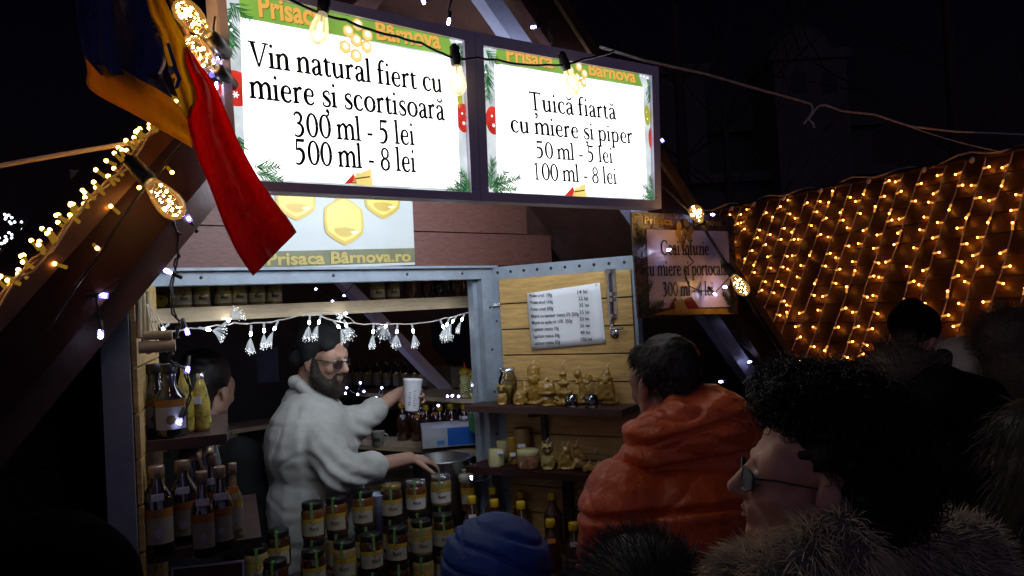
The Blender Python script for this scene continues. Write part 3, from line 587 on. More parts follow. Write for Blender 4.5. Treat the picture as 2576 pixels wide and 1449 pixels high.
# laminated sheet sign hanging under the right barge board
OT = .685
sg = thing('laminated_sign', 'dim glossy laminated tea sign hanging below the bright signs at right', 'sign', fp(1725, 800, OT))
m_lam = M('laminated print', (.88, .68, .76), .16, var=.12, scale=5, bump=.5, bscale=260, spec=.8, dist=.0015)
m_lamd = M('laminated dark border', (.1, .06, .06), .14, var=.8, scale=45, bump=.8, bscale=220, spec=.9, dist=.002)
q = quad_on([(1588, 533), (1845, 543), (1857, 790), (1606, 800)], OT)
b = MB(); b.prism([q[3], q[2], q[1], q[0]], NF * -.006); b.build('backing', m_lamd, sg)
LM = [m_lam, M('laminated red', (.25, .03, .02), .2, var=.3), M('laminated gold', (.5, .28, .04), .2), M('laminated fir', (.03, .05, .03), .3), M('laminated amber', (.55, .33, .1), .25)]
b = MB(); i_ = quad_on([(1626, 577), (1832, 582), (1838, 772), (1634, 776)], OT + .0015); b.add([i_[3], i_[2], i_[1], i_[0]], [(0, 1, 2, 3)], 0)
for k, (x, y, an, L) in enumerate(((1612, 770, .9, .09), (1625, 785, .3, .09), (1618, 790, 1.3, .06), (1848, 780, 2.4, .09), (1846, 760, 2.0, .06), (1605, 560, -1.2, .06), (1836, 560, -1.8, .05))): sprig(b, fp(x, y, OT + .002), an, L, NF, .001, 3, 300 + k)
b.mi = [min(m_, 4) if m_ != 4 else 3 for m_ in b.mi]
for x, y, r in ((1708, 568, 12), (1726, 560, 12), (1738, 578, 12), (1734, 598, 12), (1714, 602, 12), (1706, 586, 12), (1720, 616, 12), (1722, 584, 11)):
    P = fp(x, y, OT + .003); zz = (P - CAM).dot(fwd); hexagon(b, P, r * zz / F, NF, 0, 2); hexagon(b, P, r * zz / F * .8, NF, .0004, 4)
for pl, mi in (([(1640, 792), (1690, 778), (1830, 776), (1836, 790)], 2), ([(1652, 793), (1680, 780), (1698, 746), (1708, 760), (1712, 792)], 1), ([(1718, 792), (1722, 752), (1740, 746), (1762, 778), (1790, 790)], 1), ([(1696, 758), (1716, 750), (1734, 786), (1700, 788)], 4)):
    pp = [fp(x, y, OT + .0035 + .0004 * k_) for k_, (x, y) in enumerate(pl[:1] * len(pl))]; pp = [fp(x, y, OT + .003 + .0004 * mi) for x, y in pl]; b.add(pp, [tuple(range(len(pp)))[::-1]], mi)
b.build('print', LM, sg)
b = MB()
for t_, x0, y0, x1, y1, s_ in (("Ceai infuzie", 1662, 641, 1783, 642, .068), ("cu miere și portocală", 1622, 694, 1828, 692, .068), ("300 ml - 4 lei", 1667, 745, 1794, 743, .066)): serif(b, t_, fp(x0, y0, OT + .003), fp(x1, y1, OT + .003), s_, NF, 0)
b.build('lettering', m_blk, sg)
b = MB(); P0, P1 = fp(1622, 562, OT + .003), fp(1692, 566, OT + .003); put_text(b, "Prisaca", P0, (P1 - P0).normalized(), ZUP, .03, (P1 - P0).length, 2, .02); P0, P1 = fp(1748, 566, OT + .003), fp(1815, 568, OT + .003); put_text(b, "Bârnova", P0, (P1 - P0).normalized(), ZUP, .03, (P1 - P0).length, 2, .02)
b.build('brand_lettering', LM, sg)
# ------------------------------------------------------------------ lamps and cables
def sag(P0, P1, d, n=10, jit=.0):
    return [P0.lerp(P1, i / n) - ZUP * (d * 4 * (i / n) * (1 - i / n)) + V((R_.uniform(-1, 1), R_.uniform(-1, 1), R_.uniform(-1, 1))) * jit for i in range(n + 1)]
def chain(Ps, d=.0, n=6, jit=0):
    out = []
    for a_, b_ in zip(Ps[:-1], Ps[1:]): out += sag(a_, b_, d, n, jit)[:-1]
    return out + [Ps[-1]]
_bulb = {}
def mesh_of(key, fn, mats):
    if key not in _bulb:
        b = MB(); fn(b); o = b.build(key, mats); _bulb[key] = o.data; bpy.data.objects.remove(o)
    return _bulb[key]
def inst(name, me, parent, M4):
    o = bpy.data.objects.new(name, me); COL.objects.link(o); o.parent = parent
    Lc = V((0, 0, 0)); q = parent; mats = []
    o.matrix_parent_inverse = Matrix.Identity(4); o.matrix_local = parent_world(parent).inverted() @ M4
    return o
def parent_world(p):
    m = Matrix.Identity(4)
    while p is not None: m = p.matrix_basis @ m; p = p.parent
    return m
def frame_at(P, ax, roll=0.):
    z = ax.normalized(); x = z.orthogonal().normalized(); y = z.cross(x); x, y = x * math.cos(roll) + y * math.sin(roll), y * math.cos(roll) - x * math.sin(roll)
    return Matrix(((x.x, y.x, z.x, P.x), (x.y, y.y, z.y, P.y), (x.z, y.z, z.z, P.z), (0, 0, 0, 1)))
# big filament bulb: local z runs from the cap to the round end
EPROF = [(.011, 0), (.0125, .008), (.016, .02), (.021, .038), (.0235, .055), (.022, .07), (.015, .083), (.006, .0885), (1e-5, .09)]
def _glass(b):
    seg = 24; vs = []
    for i, (r, h) in enumerate(EPROF):
        for k in range(seg): a_ = 2 * math.pi * k / seg; rr = r * (1 + .035 * math.cos(a_ * 12 + h * 40)); vs.append((rr * math.cos(a_), rr * math.sin(a_), h))
    b.add(vs, [(i * seg + k, i * seg + (k + 1) % seg, (i + 1) * seg + (k + 1) % seg, (i + 1) * seg + k) for i in range(len(EPROF) - 1) for k in range(seg)], 0, True)
def _filament(b):
    rr = random.Random(3); pts = []
    for i in range(30): a_ = i * 1.9 + rr.uniform(-.4, .4); r = .003 + .010 * rr.random(); pts.append(V((r * math.cos(a_), r * math.sin(a_), .018 + .058 * i / 30)))
    b.tube(pts, .0004, 3, 1)
    for i in range(1, 30, 2): b.ball(pts[i], .0016 if i % 3 else .0026, 0, 6, 4)
def _filament2(b):
    b.tube([V((0, 0, 0)), V((0, 0, .03))], .002, 6, 1)
    for k in range(4): a_ = k * 1.57; b.tube([V((.004 * math.cos(a_), .004 * math.sin(a_), .03)), V((.0065 * math.cos(a_), .0065 * math.sin(a_), .06))], .0011, 5, 0)
def _cap(b): b.lathe([(1e-5, -.055), (.007, -.055), (.009, -.05), (.0135, -.048), (.0135, -.03), (.0155, -.028), (.0155, -.006), (.0135, .006), (1e-5, .006)], V((0, 0, 0)), ZUP, 16)
e_fil2 = EM('soft filament', (1, .68, .32), 7)
def big_bulb(par, x, y, P, ax, soft=False, sc=1.):
    Mx = frame_at(P, ax, R_.uniform(0, 6)) @ Matrix.Scale(sc, 4)
    cp = inst('bulb', mesh_of('bulb_cap', _cap, [m_black]), par, Mx)
    inst('bulb_glass', mesh_of('bulb_glass' + ('_lit' if soft else ''), _glass, [m_bulbglass if not soft else m_softglass]), cp, Mx)
    inst('filament', mesh_of('filament2' if soft else 'filament', _filament2 if soft else _filament, [e_fil2 if soft else e_fil, m_wcable]), cp, Mx)
    return cp
def cable(name, par, pts, r, mat=None): b = MB(); b.tube(pts, r, 6); return b.build(name, mat or m_black, par)
OF = .76
# festoon string in front of the signs
fs = thing('festoon_lights', 'black festoon cable with clear bulbs drooping across the two bright signs', 'string lights', fp(1155, 150, OF), 'festoon bulb strings')
pts = [fp(560, -40, OF), fp(700, -16, OF), fp(812, 36, OF), fp(870, 50, OF), fp(930, 74, OF), fp(1000, 92, OF), fp(1060, 108, OF), fp(1115, 135, OF), fp(1152, 148, OF), fp(1200, 145, OF), fp(1250, 150, OF), fp(1310, 162, OF), fp(1380, 163, OF), fp(1424, 162, OF), fp(1470, 148, OF), fp(1505, 140, OF), fp(1545, 128, OF + .03)]
cable('cable', fs, chain(pts, .002, 4), .0032)
for x, y, x2, y2, soft in ((812, 28, 800, 90, 1), (1147, 160, 1155, 240, 1), (1425, 172, 1450, 245, 1)):
    P = fp(x, y, OF); big_bulb(fs, x, y, P, fp(x2, y2, OF + .0) - P, True, .82)
b = MB()
for x, y in ((807, 8), (1147, 132), (1420, 146)):
    P = fp(x, y, OF); b.tube([P + UF * .006 * math.cos(t) + ZUP * (.009 * math.sin(t)) for t in [i * .7 for i in range(10)]], .0016, 5)
b.build('hook', m_black, fs)
# festoon bulbs along the left barge board
fs = thing('festoon_lights', 'festoon string with sparkling warm bulbs along the left barge board beside the flag', 'string lights', fp(405, 490, .72), 'festoon bulb strings')
cable('cable', fs, chain([fp(600, -60, .7), fp(545, 60, .70), fp(545, 170, .70), fp(470, 350, .70), fp(385, 455, .72), fp(330, 520, .70), fp(250, 640, .69), fp(120, 830, .69)], -.004, 5), .003)
for (x, y), (x2, y2), o in (((528, 92), (452, 14), .74), ((545, 178), (482, 116), .72), ((372, 452), (440, 528), .74)):
    P = fp(x, y, o); big_bulb(fs, x, y, P, fp(x2, y2, o + .03) - P, False, .98)
fs = thing('festoon_lights', 'festoon string with two sparkling warm bulbs over the dim laminated sign', 'string lights', fp(1740, 520, .74), 'festoon bulb strings')
for (x, y), (x2, y2), o in (((1762, 556), (1728, 492), .77), ((1843, 692), (1880, 742), .76)):
    P = fp(x, y, o); big_bulb(fs, x, y, P, fp(x2, y2, o + .05) - P, False, .92)
cable('cable', fs, chain([fp(1640, 440, .70), fp(1700, 500, .72), fp(1762, 560, .76), fp(1790, 605, .745), fp(1818, 650, .74), fp(1843, 688, .75), fp(1905, 800, .69), fp(1990, 940, .68)], .0, 4), [.005] * 28 + [.004])
# twinkling cold led strings: black wire, little holders
def _led(b): b.tube([V((0, 0, -.03)), V((0, 0, -.004))], .0042, 8, 2); b.ball(V((0, 0, .002)), .0034, 0, 8, 5); b.tube([V((0, 0, -.004)), V((0, 0, .009))], .0052, 8, 1)
LEDM = [e_led, e_ledhalo, m_black]
def led(par, P, ax=None, sc=1.): return inst('led_bulb', mesh_of('led_bulb', _led, LEDM), par, frame_at(P, ax or V((R_.uniform(-1, 1), -.6, R_.uniform(-1, 1)))) @ Matrix.Scale(sc, 4))
def twist(pts, r, off=.006):
    out = [];
    for i, p in enumerate(pts): out.append(p + V((math.cos(i * 1.3), 0, math.sin(i * 1.3))) * off)
    return out
def led_string(label, wire, leds, o, tw=False, r=.002, loc=None):
    t = thing('led_string', label, 'string lights', loc or o(*leds[0][:2]), 'cold white led strings')
    pts = chain([o(*q) for q in wire], .0, 5, .001)
    b = MB(); b.tube(pts, r, 5)
    if tw: b.tube(twist(pts, r), r, 5)
    b.build('wire', m_black, t)
    for q in leds:
        P = o(q[0], q[1]); ax = None
        if len(q) > 2: ax = (o(q[2], q[3]) - P) * 1.0 + V((0, -.004, 0))
        led(t, P, ax)
    return t
led_string('twisted black wire with cold leds hanging at the left of the hatch', [(385, 470), (430, 540), (450, 590), (447, 650), (438, 690), (430, 760), (455, 820), (440, 860), (425, 905), (470, 930), (480, 1000), (455, 1065)],
           [(476, 552, 470, 540), (425, 684, 418, 680), (470, 832, 474, 838), (472, 928, 473, 935), (453, 1058, 453, 1066), (305, 452, 297, 444), (318, 458, 326, 466)], lambda x, y: fp(x, y, .60 if y < 700 else .45), True)
led_string('black wire with cold leds on the pale edge of the left hatch door', [(300, 700), (262, 735), (240, 742), (256, 840)], [(257, 743, 270, 744), (253, 838, 256, 842)], lambda x, y: fp(x, y, .66))
led_string('black wire with cold leds beside the left end of the larger sign', [(540, 40), (535, 190), (545, 250)], [(539, 186, 535, 190), (543, 213, 545, 218), (543, 150, 540, 155)], lambda x, y: fp(x, y, .72))
led_string('black wire with a cold led over the top edge of the signs', [(1060, -60), (1135, 0), (1128, 30), (1140, -10)], [(1129, 52, 1128, 62), (1064, 0, 1066, 6)], lambda x, y: fp(x, y, .70))
led_string('twisted black wire with one cold led against the pale rafter strip', [(1390, 120), (1385, 95), (1378, 72), (1388, 58), (1384, 60)], [(1344, 68, 1336, 70)], lambda x, y: fp(x, y, .66), True)
led_string('black wire with cold leds at the right end of the smaller sign', [(1460, 62), (1520, 160), (1640, 300), (1670, 430), (1700, 480)], [(1665, 352, 1668, 358), (1696, 428, 1698, 434)], lambda x, y: fp(x, y, .60))
led_string('looped black wire with cold leds hung over the laminated tea sign', [(1735, 560), (1718, 625), (1745, 660), (1720, 680), (1733, 718), (1755, 730), (1800, 735), (1842, 690)], [(1684, 628, 1676, 630), (1797, 738, 1803, 745), (1826, 722, 1818, 722), (1794, 540, 1790, 540)], lambda x, y: fp(x, y, .72))
led_string('black wire with cold leds down the pale strip of the right barge board', [(1840, 795), (1850, 840), (1870, 870), (1895, 890), (1945, 862)], [(1845, 811, 1845, 818), (1891, 877, 1898, 878), (1887, 910, 1880, 911), (1940, 866, 1936, 864), (1815, 960, 1808, 960)], lambda x, y: fp(x, y, .62))
# warm fairy lights crowding the left roof edge
def _mini(b): b.tube([V((0, 0, 0)), V((0, 0, .017))], [.0034, .0028], 7, 1); b.ball(V((0, 0, .0195)), .0038, 0, 7, 5)
MINI = [e_warm, m_socket]
wl = thing('fairy_lights', 'dense warm fairy lights in yellow holders along the left roof edge', 'string lights', fp(100, 660, .68))
EDGE = lambda f, o, h: fr(-2.0 + f * (1.2), o, roofz(-2.0 + f * 1.2) + h)
for k in range(3): cable('cable', wl, [EDGE(i / 40, .665 + .008 * math.sin(i + k * 2), .03 + .012 * math.sin(i * 1.7 + k)) for i in range(41)], .0018, m_wcable)
for k in range(100):
    f = .18 + .46 * k / 100; P = EDGE(f + R_.uniform(-.008, .008), .665 + R_.uniform(-.012, .014), .034 + R_.uniform(-.022, .012))
    inst('mini_bulb', mesh_of('mini_bulb', _mini, MINI), wl, frame_at(P, V((-.6, -.25, .75)) + V((R_.uniform(-1, 1), R_.uniform(-1, 1), R_.uniform(-1, 1))) * .55))
for k in range(14):
    f = .12 + .5 * k / 14; P = EDGE(f, .672, -.03 - .03 * R_.random())
    if R_.random() < .45: inst('mini_bulb', mesh_of('mini_bulb', _mini, MINI), wl, frame_at(P, V((R_.uniform(-1, 1), -.8, R_.uniform(-1, 1)))))
# fibre optic tufts under the high shelf
ft = thing('fibre_optic_lights', 'white fibre optic tuft lights strung under the high wooden shelf', 'string lights', fp(800, 800, -.12))
OFB = -.13
wp = [(392, 832), (420, 833), (480, 826), (545, 818), (590, 812), (640, 812), (700, 806), (760, 790), (800, 791), (840, 806), (890, 813), (940, 814), (1000, 814), (1060, 812), (1120, 800), (1160, 790), (1198, 778)]
cable('cable', ft, chain([fp(x, y, OFB) for x, y in wp], .003, 4, .001), .0022, m_rope)
cable('cable', ft, chain([fp(770, 786, OFB), fp(840, 786, OFB), fp(880, 800, OFB), fp(893, 812, OFB)], .0, 3), .0015, m_rope)
def tuft(P, ax, spread, L, n, seed, up=False):
    rr = random.Random(seed); z = ax.normalized(); x = z.orthogonal().normalized(); y = z.cross(x)
    b = MB(); b.tube([P, P + z * .022], .0033, 7); so = b.build('fibre_tuft', M_TB, ft)
    c0 = P + z * .026; b = MB(); b.ball(c0, .0042, 0, 8, 5, .008, z); b.build('led_core', e_tuft, so)
    b = MB()
    for i in range(n):
        a_ = rr.uniform(0, 6.28); s = spread * math.sqrt(rr.random()); d = (z + (x * math.cos(a_) + y * math.sin(a_)) * s).normalized(); l = L * rr.uniform(.75, 1.05)
        q = c0 + z * .012; e_ = q + d * l - ZUP * (.012 * rr.random()); m_ = q.lerp(e_, .5) + ZUP * .004; sd = d.cross(V((0, 1, 0))).normalized() * .00045
        b.add([q - sd, q + sd, m_ + sd, m_ - sd, e_ + sd, e_ - sd], [(0, 1, 2, 3), (3, 2, 4, 5)], 0); b.ball(e_, .0009, 1, 4, 3)
    b.build('fibres', [e_fibre, e_tip], so)
M_TB = EM('lit plastic neck', (.75, .85, 1), .5)
T_L = [(425, 815, 395, 840, .5), (500, 824, 560, 838, .9), (558, 820, 582, 800, .9), (632, 818, 630, 860, .45), (664, 812, 664, 860, .45), (700, 806, 680, 850, .35), (780, 790, 776, 830, .5), (808, 792, 796, 830, .3), (838, 806, 852, 822, .9), (866, 806, 872, 822, .9), (878, 786, 866, 790, .3),
       (940, 815, 937, 860, .35), (975, 812, 965, 830, 1.2), (1000, 816, 997, 850, .7), (1036, 814, 1042, 850, .45), (1108, 806, 1118, 830, .9), (1130, 800, 1112, 850, .45), (1148, 795, 1128, 825, .6), (1168, 790, 1155, 820, .2), (1184, 770, 1192, 782, .2)]
for k, (x, y, x2, y2, sp) in enumerate(T_L):
    P = fp(x, y, OFB); tuft(P, fp(x2, y2, OFB + R_.uniform(-.01, .03)) - P, sp, .040, 42, k)
# ropes
def rope(name, label, pts, r, extra=()):
    t = thing(name, label, 'rope', pts[0]); b = MB(); b.tube(pts, r, 7); t_ = b.build('line', m_rope, t)
    for e_ in extra: b = MB(); b.tube(e_, r, 6); b.build('tail', m_rope, t)
k1 = [at(1510, 118, 2.6), at(1620, 152, 2.8), at(1775, 186, 3.1), at(1900, 222, 3.35), at(2020, 255, 3.6), at(2040, 262, 3.62), at(2046, 278, 3.64), at(2042, 288, 3.65), at(2048, 280, 3.65), at(2060, 266, 3.7), at(2076, 264, 3.75), at(2120, 280, 3.8), at(2200, 288, 3.95), at(2290, 318, 4.1), at(2400, 331, 4.3), at(2576, 339, 4.6), at(2760, 345, 5)]
rope('rope', 'white rope with a knot stretched across the night sky', chain(k1, .0, 4), .0052, ([at(2046, 275, 3.64), at(2038, 290, 3.64), at(2032, 300, 3.64), at(2022, 312, 3.64)], [at(2046, 280, 3.63), at(2034, 300, 3.63), at(2046, 312, 3.63), at(2048, 322, 3.63)]))
rope('rope', 'white rope running from the left edge to the left roof edge', sag(at(-200, 455, 1.3), at(355, 356, 1.47), -.002, 8), .0045)
t = thing('rope', 'thin slack cord tied from the knotted rope to the curtain of lights', 'rope', at(2250, 305, 4.0)); b = MB(); b.tube(sag(at(2210, 290, 3.97), at(2545, 387, 4.2), .02), .0025, 5); b.build('line', m_rope, t)
# ------------------------------------------------------------------ goods
m_lidk = M('black jar lid', (.015, .015, .016), .3, .3); m_lidg = M('gold jar lid', (.5, .36, .12), .3, .8); m_lids = M('silver jar lid', (.6, .6, .6), .25, .9)
m_honey = M('amber honey in glass', (.10, .035, .008), .12, coat=1, var=.3, scale=30); m_honey2 = M('pale honey in glass', (.22, .15, .05), .12, coat=1, var=.2)
m_honeyd = M('dark honey in glass', (.035, .012, .005), .1, coat=1)
m_lab = M('cream jar label', (.27, .24, .18), .5, var=.12, scale=40); m_laby = M('gold label stripe', (.36, .22, .02), .4); m_labd = M('dark label print', (.09, .05, .02), .5)
m_green = M('green seal strip', (.07, .16, .03), .5, var=.5, scale=90); m_labw = M('white label', (.42, .4, .37), .5)
m_tag = M('white price tag', (.72, .72, .78), .6); m_tago = M('orange price tag', (.9, .28, .05), .6); m_ycap = M('yellow bottle cap', (.5, .33, .01), .4); m_dkglass = M('dark bottle glass', (.012, .009, .012), .06, coat=1, spec=.7)
m_ambglass = M('amber bottle glass', (.05, .018, .006), .08, coat=1); m_copper = M('copper cap', (.42, .3, .2), .35, .7); m_orlab = M('orange label', (.32, .13, .02), .5); m_bluelab = M('blue grey label', (.34, .34, .4), .5, var=.1)
m_wax = M('beeswax', (.29, .155, .02), .4, coat=.25, var=.15, scale=25, bump=.15, bscale=90); m_wax2 = M('pale beeswax', (.45, .4, .19), .5, var=.12); m_wick = M('wick', (.8, .78, .7), .8)
def band(b, R, h0, h1, a0, a1, mi, n=14, rad_=None):
    r = R; vs = []
    for i in range(n + 1):
        a_ = a0 + (a1 - a0) * i / n; vs += [(r * math.cos(a_), r * math.sin(a_), h0), (r * math.cos(a_), r * math.sin(a_), h1)]
    b.add(vs, [(2 * i, 2 * i + 2, 2 * i + 3, 2 * i + 1) for i in range(n)], mi, True)
def bent_text(b, t_, R, a_c, h, size, width, mi, off=.02):
    vs, fs = text_geo(t_, off); x0 = min(v.x for v in vs); x1 = max(v.x for v in vs); k = width / (x1 - x0)
    b.add([(R * math.cos(a_c + ((v.x - x0) - (x1 - x0) / 2) * k / R), R * math.sin(a_c + ((v.x - x0) - (x1 - x0) / 2) * k / R), h + v.y * size) for v in vs], fs, mi)
FRONT = -math.pi / 2
def make_jar(R, H, glass, lid, lab2=False, label=True, lm=None):
    """glass jar standing at the origin, label facing -y"""
    t = thing('honey_jar', 'jar', 'honey jar', (0, 0, 0), 'honey jars on the hatch counter')
    b = MB(); b.lathe([(1e-5, 0), (R * .93, 0), (R, .006), (R, H * .74), (R * .93, H * .80), (R * .84, H * .83), (R * .84, H * .86)], seg=22); b.build('glass', glass, t, True)
    b = MB(); b.lathe([(R * .9, H * .84), (R * .92, H * .85), (R * .92, H * .985), (R * .89, H), (1e-5, H)], seg=22); b.build('lid', lid, t, True)
    if label:
        b = MB(); band(b, R + .0008, H * .12, H * .5, FRONT - 1.25, FRONT + 1.1, 0); band(b, R + .0012, H * .48, H * .59, FRONT - 1.3, FRONT + 1.15, 1)
        lo = b.build('label', [lm or (m_lab if not lab2 else m_labw), m_laby], t, True)
        b = MB(); c = .1 if not lab2 else -.15
        vs = []; 
        for ring in (0, .6, .72, 1.0):
            for k in range(14): a_ = 6.2832 * k / 14; vs.append((c + math.cos(a_) * ring * .2, H * .5 + math.sin(a_) * ring * .2 * R))
        P3 = [((R + .0022) * math.cos(FRONT + x), (R + .0022) * math.sin(FRONT + x), z) for x, z in vs]
        for rr, mi in ((0, 1), (1, 0), (2, 2)): b.add(P3, [(rr * 14 + k, rr * 14 + (k + 1) % 14, (rr + 1) * 14 + (k + 1) % 14, (rr + 1) * 14 + k) for k in range(14)], mi)
        bent_text(b, 'Miere', R + .0022, FRONT + .15, H * .27, .018, R * .75, 2); b.build('emblem', [m_lab, m_laby, m_labd], lo, True)
        b = MB(); sx_ = .004
        b.add([(-sx_, -R * .3, H + .0012), (sx_, -R * .3, H + .0012), (sx_, -R * .935, H + .0012), (-sx_, -R * .935, H + .0012), (sx_, -R * .97, H * .84), (-sx_, -R * .97, H * .84), (sx_, -R - .002, H * .6), (-sx_, -R - .002, H * .6)], [(0, 1, 2, 3), (3, 2, 4, 5), (5, 4, 6, 7)], 0)
        b.build('seal', m_green, t, True)
    return t
J = {'kb': make_jar(.034, .105, m_honey, m_lidk), 'kd': make_jar(.034, .105, m_honeyd, m_lidk), 'gb': make_jar(.035, .105, m_honeyd, m_lidg), 'sb': make_jar(.034, .1, m_honey, m_lids, True), 'kp': make_jar(.034, .105, m_honey2, m_lidk), 'sp': make_jar(.035, .1, m_honey2, m_lids, True)}
LIDN = {'k': 'black', 'g': 'gold', 's': 'silver'}
_used = set()
YAW = lambda P: math.atan2(P.x - CAM.x, -(P.y - CAM.y)) if False else math.atan2(-P.x, P.y) + 0
def put(proto, key, P, yaw, label):
    if key not in _used: _used.add(key); o = proto; o.location = P; o.rotation_euler = (0, 0, yaw)
    else: o = dup(proto, P, yaw)
    o['label'] = label; return o
RIS = 1.143        # raised board under the rear row
b = MB(); b.fbox(-.98, .1, -.06, .05, ZC + .0005, RIS - .0005); b.build('display_step', m_dkwood, stall)
rowA = [(697, 1318, 'kd'), (787, 1278, 'kb'), (847, 1274, 'kb'), (915, 1252, 'kb'), (987, 1237, 'gb'), (1050, 1241, 'sb'), (1113, 1231, 'sp')]
for k, (x, y, kind) in enumerate(rowA):
    P = fp(x, 1300, -.005); H_ = J[kind]; hh = .105 if kind[0] != 's' else .1
    base = V((P.x, P.y, RIS + (.106 if k else .05)))
    put(J[kind], kind, base, YAW(P) + R_.uniform(-.35, .35), f'{LIDN[kind[0]]}-lidded honey jar, {ORD[k]} from the left on top of the rear row')
    k2 = ['kd', 'kd', 'kp', 'kd', 'kd', 'kp', 'kd'][k]
    if k: put(J[k2], k2, V((P.x, P.y, RIS + .0005)), YAW(P) + R_.uniform(-.35, .35), f'honey jar carrying the {ORD[k]} upper jar of the rear row')
P = fp(640, 1300, -.005); put(J['kp'], 'kp', V((P.x, P.y, RIS + .02)), YAW(P), 'black-lidded honey jar at the left end of the rear row, half hidden')
rowB = [(690, 'kd'), (785, 'kd'), (866, 'kp'), (932, 'kd'), (1000, 'kd'), (1062, 'kp'), (1118, 'kd')]
for k, (x, kind) in enumerate(rowB):
    P = fp(x, 1370, .105)
    for lv in (1, 0): put(J[kind], kind, V((P.x, P.y, ZC + .0005 + .1055 * lv + (.03 * 0))), YAW(P) + R_.uniform(-.3, .3), f'{"upper" if lv else "lower"} jar of the {ORD[k]} stack from the left in the front row')
# small jars on the high shelf
m_lab3 = M('yellow green jar label', (.9, .9, .6), .5, var=.12, scale=60); SJ = {'p': make_jar(.027, .075, m_honey2, m_lidg, lm=m_lab3), 'q': make_jar(.026, .075, m_honey2, m_lidg, True, lm=m_lab3)}
for v in SJ.values(): v['group'] = 'small honey jars on the high shelf'
for k, (x, kind) in enumerate(((460, 'p'), (507, 'p'), (563, 'q'), (601, 'p'), (647, 'p'), (690, 'q'), (952, 'q'), (990, 'q'))):
    P = fp(x, 770, -.19); put(SJ[kind], 's' + kind, V((P.x, P.y, 1.9475)), YAW(P) + .0, f'small cream-labelled honey jar on the high shelf, {ORD[k]} from the left')
# preserves and oddments at the right end of the high shelf
m_dried = M('dried fruit in glass', (.2, .09, .04), .3, var=.9, scale=70, coat=1); m_redj = M('red jam', (.12, .01, .01), .1, coat=1)
for x, r, h, m_, lb in ((1032, .028, .07, m_dried, 'stemmed glass of dried fruit slices on the high shelf'), (1073, .022, .07, m_redj, 'jar of dark red preserve on the high shelf'), (1105, .022, .07, m_dkglass, 'jar of almost black preserve on the high shelf'), (1150, .032, .07, m_dried, 'round glass of nuts and dried fruit at the right of the high shelf')):
    P = fp(x, 760, -.2); t = thing('preserve_jar', lb, 'jar', (P.x, P.y, 1.9475))
    b = MB(); b.lathe([(1e-5, 0), (r * .6, 0), (r * .5, .008), (r * .9, h * .3), (r, h * .6), (r * .85, h * .9), (r * .7, h)], seg=18); b.build('glass', m_, t, True); b = MB(); b.lathe([(r * .74, h), (r * .74, h + .012), (1e-5, h + .012)], seg=18); b.build('lid', m_copper, t, True)
t = thing('toy_bee', 'small yellow toy with black stripes at the left end of the high shelf', 'toy', fp(406, 775, -.2)); P = fp(406, 760, -.2); P.z = 1.948
me = blob_mesh([('e', P + V((0, 0, .022)), (.019, .017, .019), None), ('e', P + V((.008, -.01, .02)), (.01, .008, .007), None), ('c', P + V((-.008, 0, .035)), P + V((-.02, 0, .05)), .004, .003)], .0025, 3); b = None
me.materials.append(M('yellow plush', (.7, .55, .03), .7)); me.transform(Matrix.Translation(-V(t.location))); o = bpy.data.objects.new('body', me); COL.objects.link(o); o.parent = t
b = MB(); b.ball(P + V((.006, -.017, .028)), .0035, 0); b.ball(P + V((-.004, .0, .044)), .012, 1, 10, 6, .005); b.build('face_marks', [m_black, m_blk], t); b = MB(); b.ball(P + V((.0, -.0, .004)), .008, 0, 8, 4, .004); b.build('foot', m_green, t)
# bottles
def make_bottle(nm, R, H, neck, glass, cap, lab=None, top=None, tagm=None, sq=False):
    t = thing('bottle', 'bottle', 'bottle', (0, 0, 0))
    b = MB(); b.lathe([(1e-5, 0), (R * .95, 0), (R, .006), (R, H * neck), (R * .85, H * (neck + .08)), (R * .42, H * (neck + .2)), (R * .36, H * .9)], seg=18 if not sq else 20); b.build('glass', glass, t, True)
    b = MB(); b.lathe([(R * .47, H * .86), (R * .5, H * .87), (R * .5, H * .985), (R * .46, H), (1e-5, H)], seg=18); b.build('cap', cap, t, True)
    if lab:
        b = MB(); band(b, R + .0008, H * .12, H * .42, FRONT - 1.0, FRONT + 1.0, 0); band(b, R + .0010, H * .42, H * .52, FRONT - 1.0, FRONT + 1.0, 1); b.add([(.3 * R * math.cos(6.28 * k / 8), -R - .001, H * .25 + .3 * R * math.sin(6.28 * k / 8)) for k in range(8)], [tuple(range(8))], 2)
        b.build('label', [lab, top or m_orlab, m_bluelab if lab is not m_bluelab else m_labd], t, True)
    if tagm:
        b = MB(); w2 = min(.012, R * .55); b.box(V((0, -R - .0022, H * .66)), V((w2, 0, 0)), V((0, .0008, 0)), V((0, 0, .0065))); b.tube([V((0, -R - .001, H * .6)), V((0, -R * .6, H * .85))], .0005, 4); b.build('price_tag', tagm, t, True)
    return t
B = {'yw': make_bottle('y', .03, .17, .55, m_ambglass, m_ycap, None, None, m_tag), 'yo': make_bottle('y', .03, .17, .55, m_ambglass, m_ycap, None, None, m_tago), 'yn': make_bottle('y', .03, .17, .55, m_ambglass, m_ycap), 'yl': make_bottle('y', .026, .16, .6, m_ambglass, m_ycap, m_lab, m_laby),
     'wine': make_bottle('w', .034, .155, .5, m_dkglass, m_black, m_bluelab, m_orlab), 'big': make_bottle('b', .031, .172, .6, m_dkglass, m_copper, m_lab, m_orlab, m_tag), 'sm': make_bottle('s', .023, .165, .52, m_dkglass, m_copper, m_lab, m_orlab, m_tag), 'pl': make_bottle('p', .018, .155, .5, M('straw coloured bottle', (.2, .16, .06), .12, coat=1), m_copper, m_lab, m_laby, m_tago), 'dk': make_bottle('d', .024, .15, .55, m_dkglass, m_black, m_lab, m_laby)}
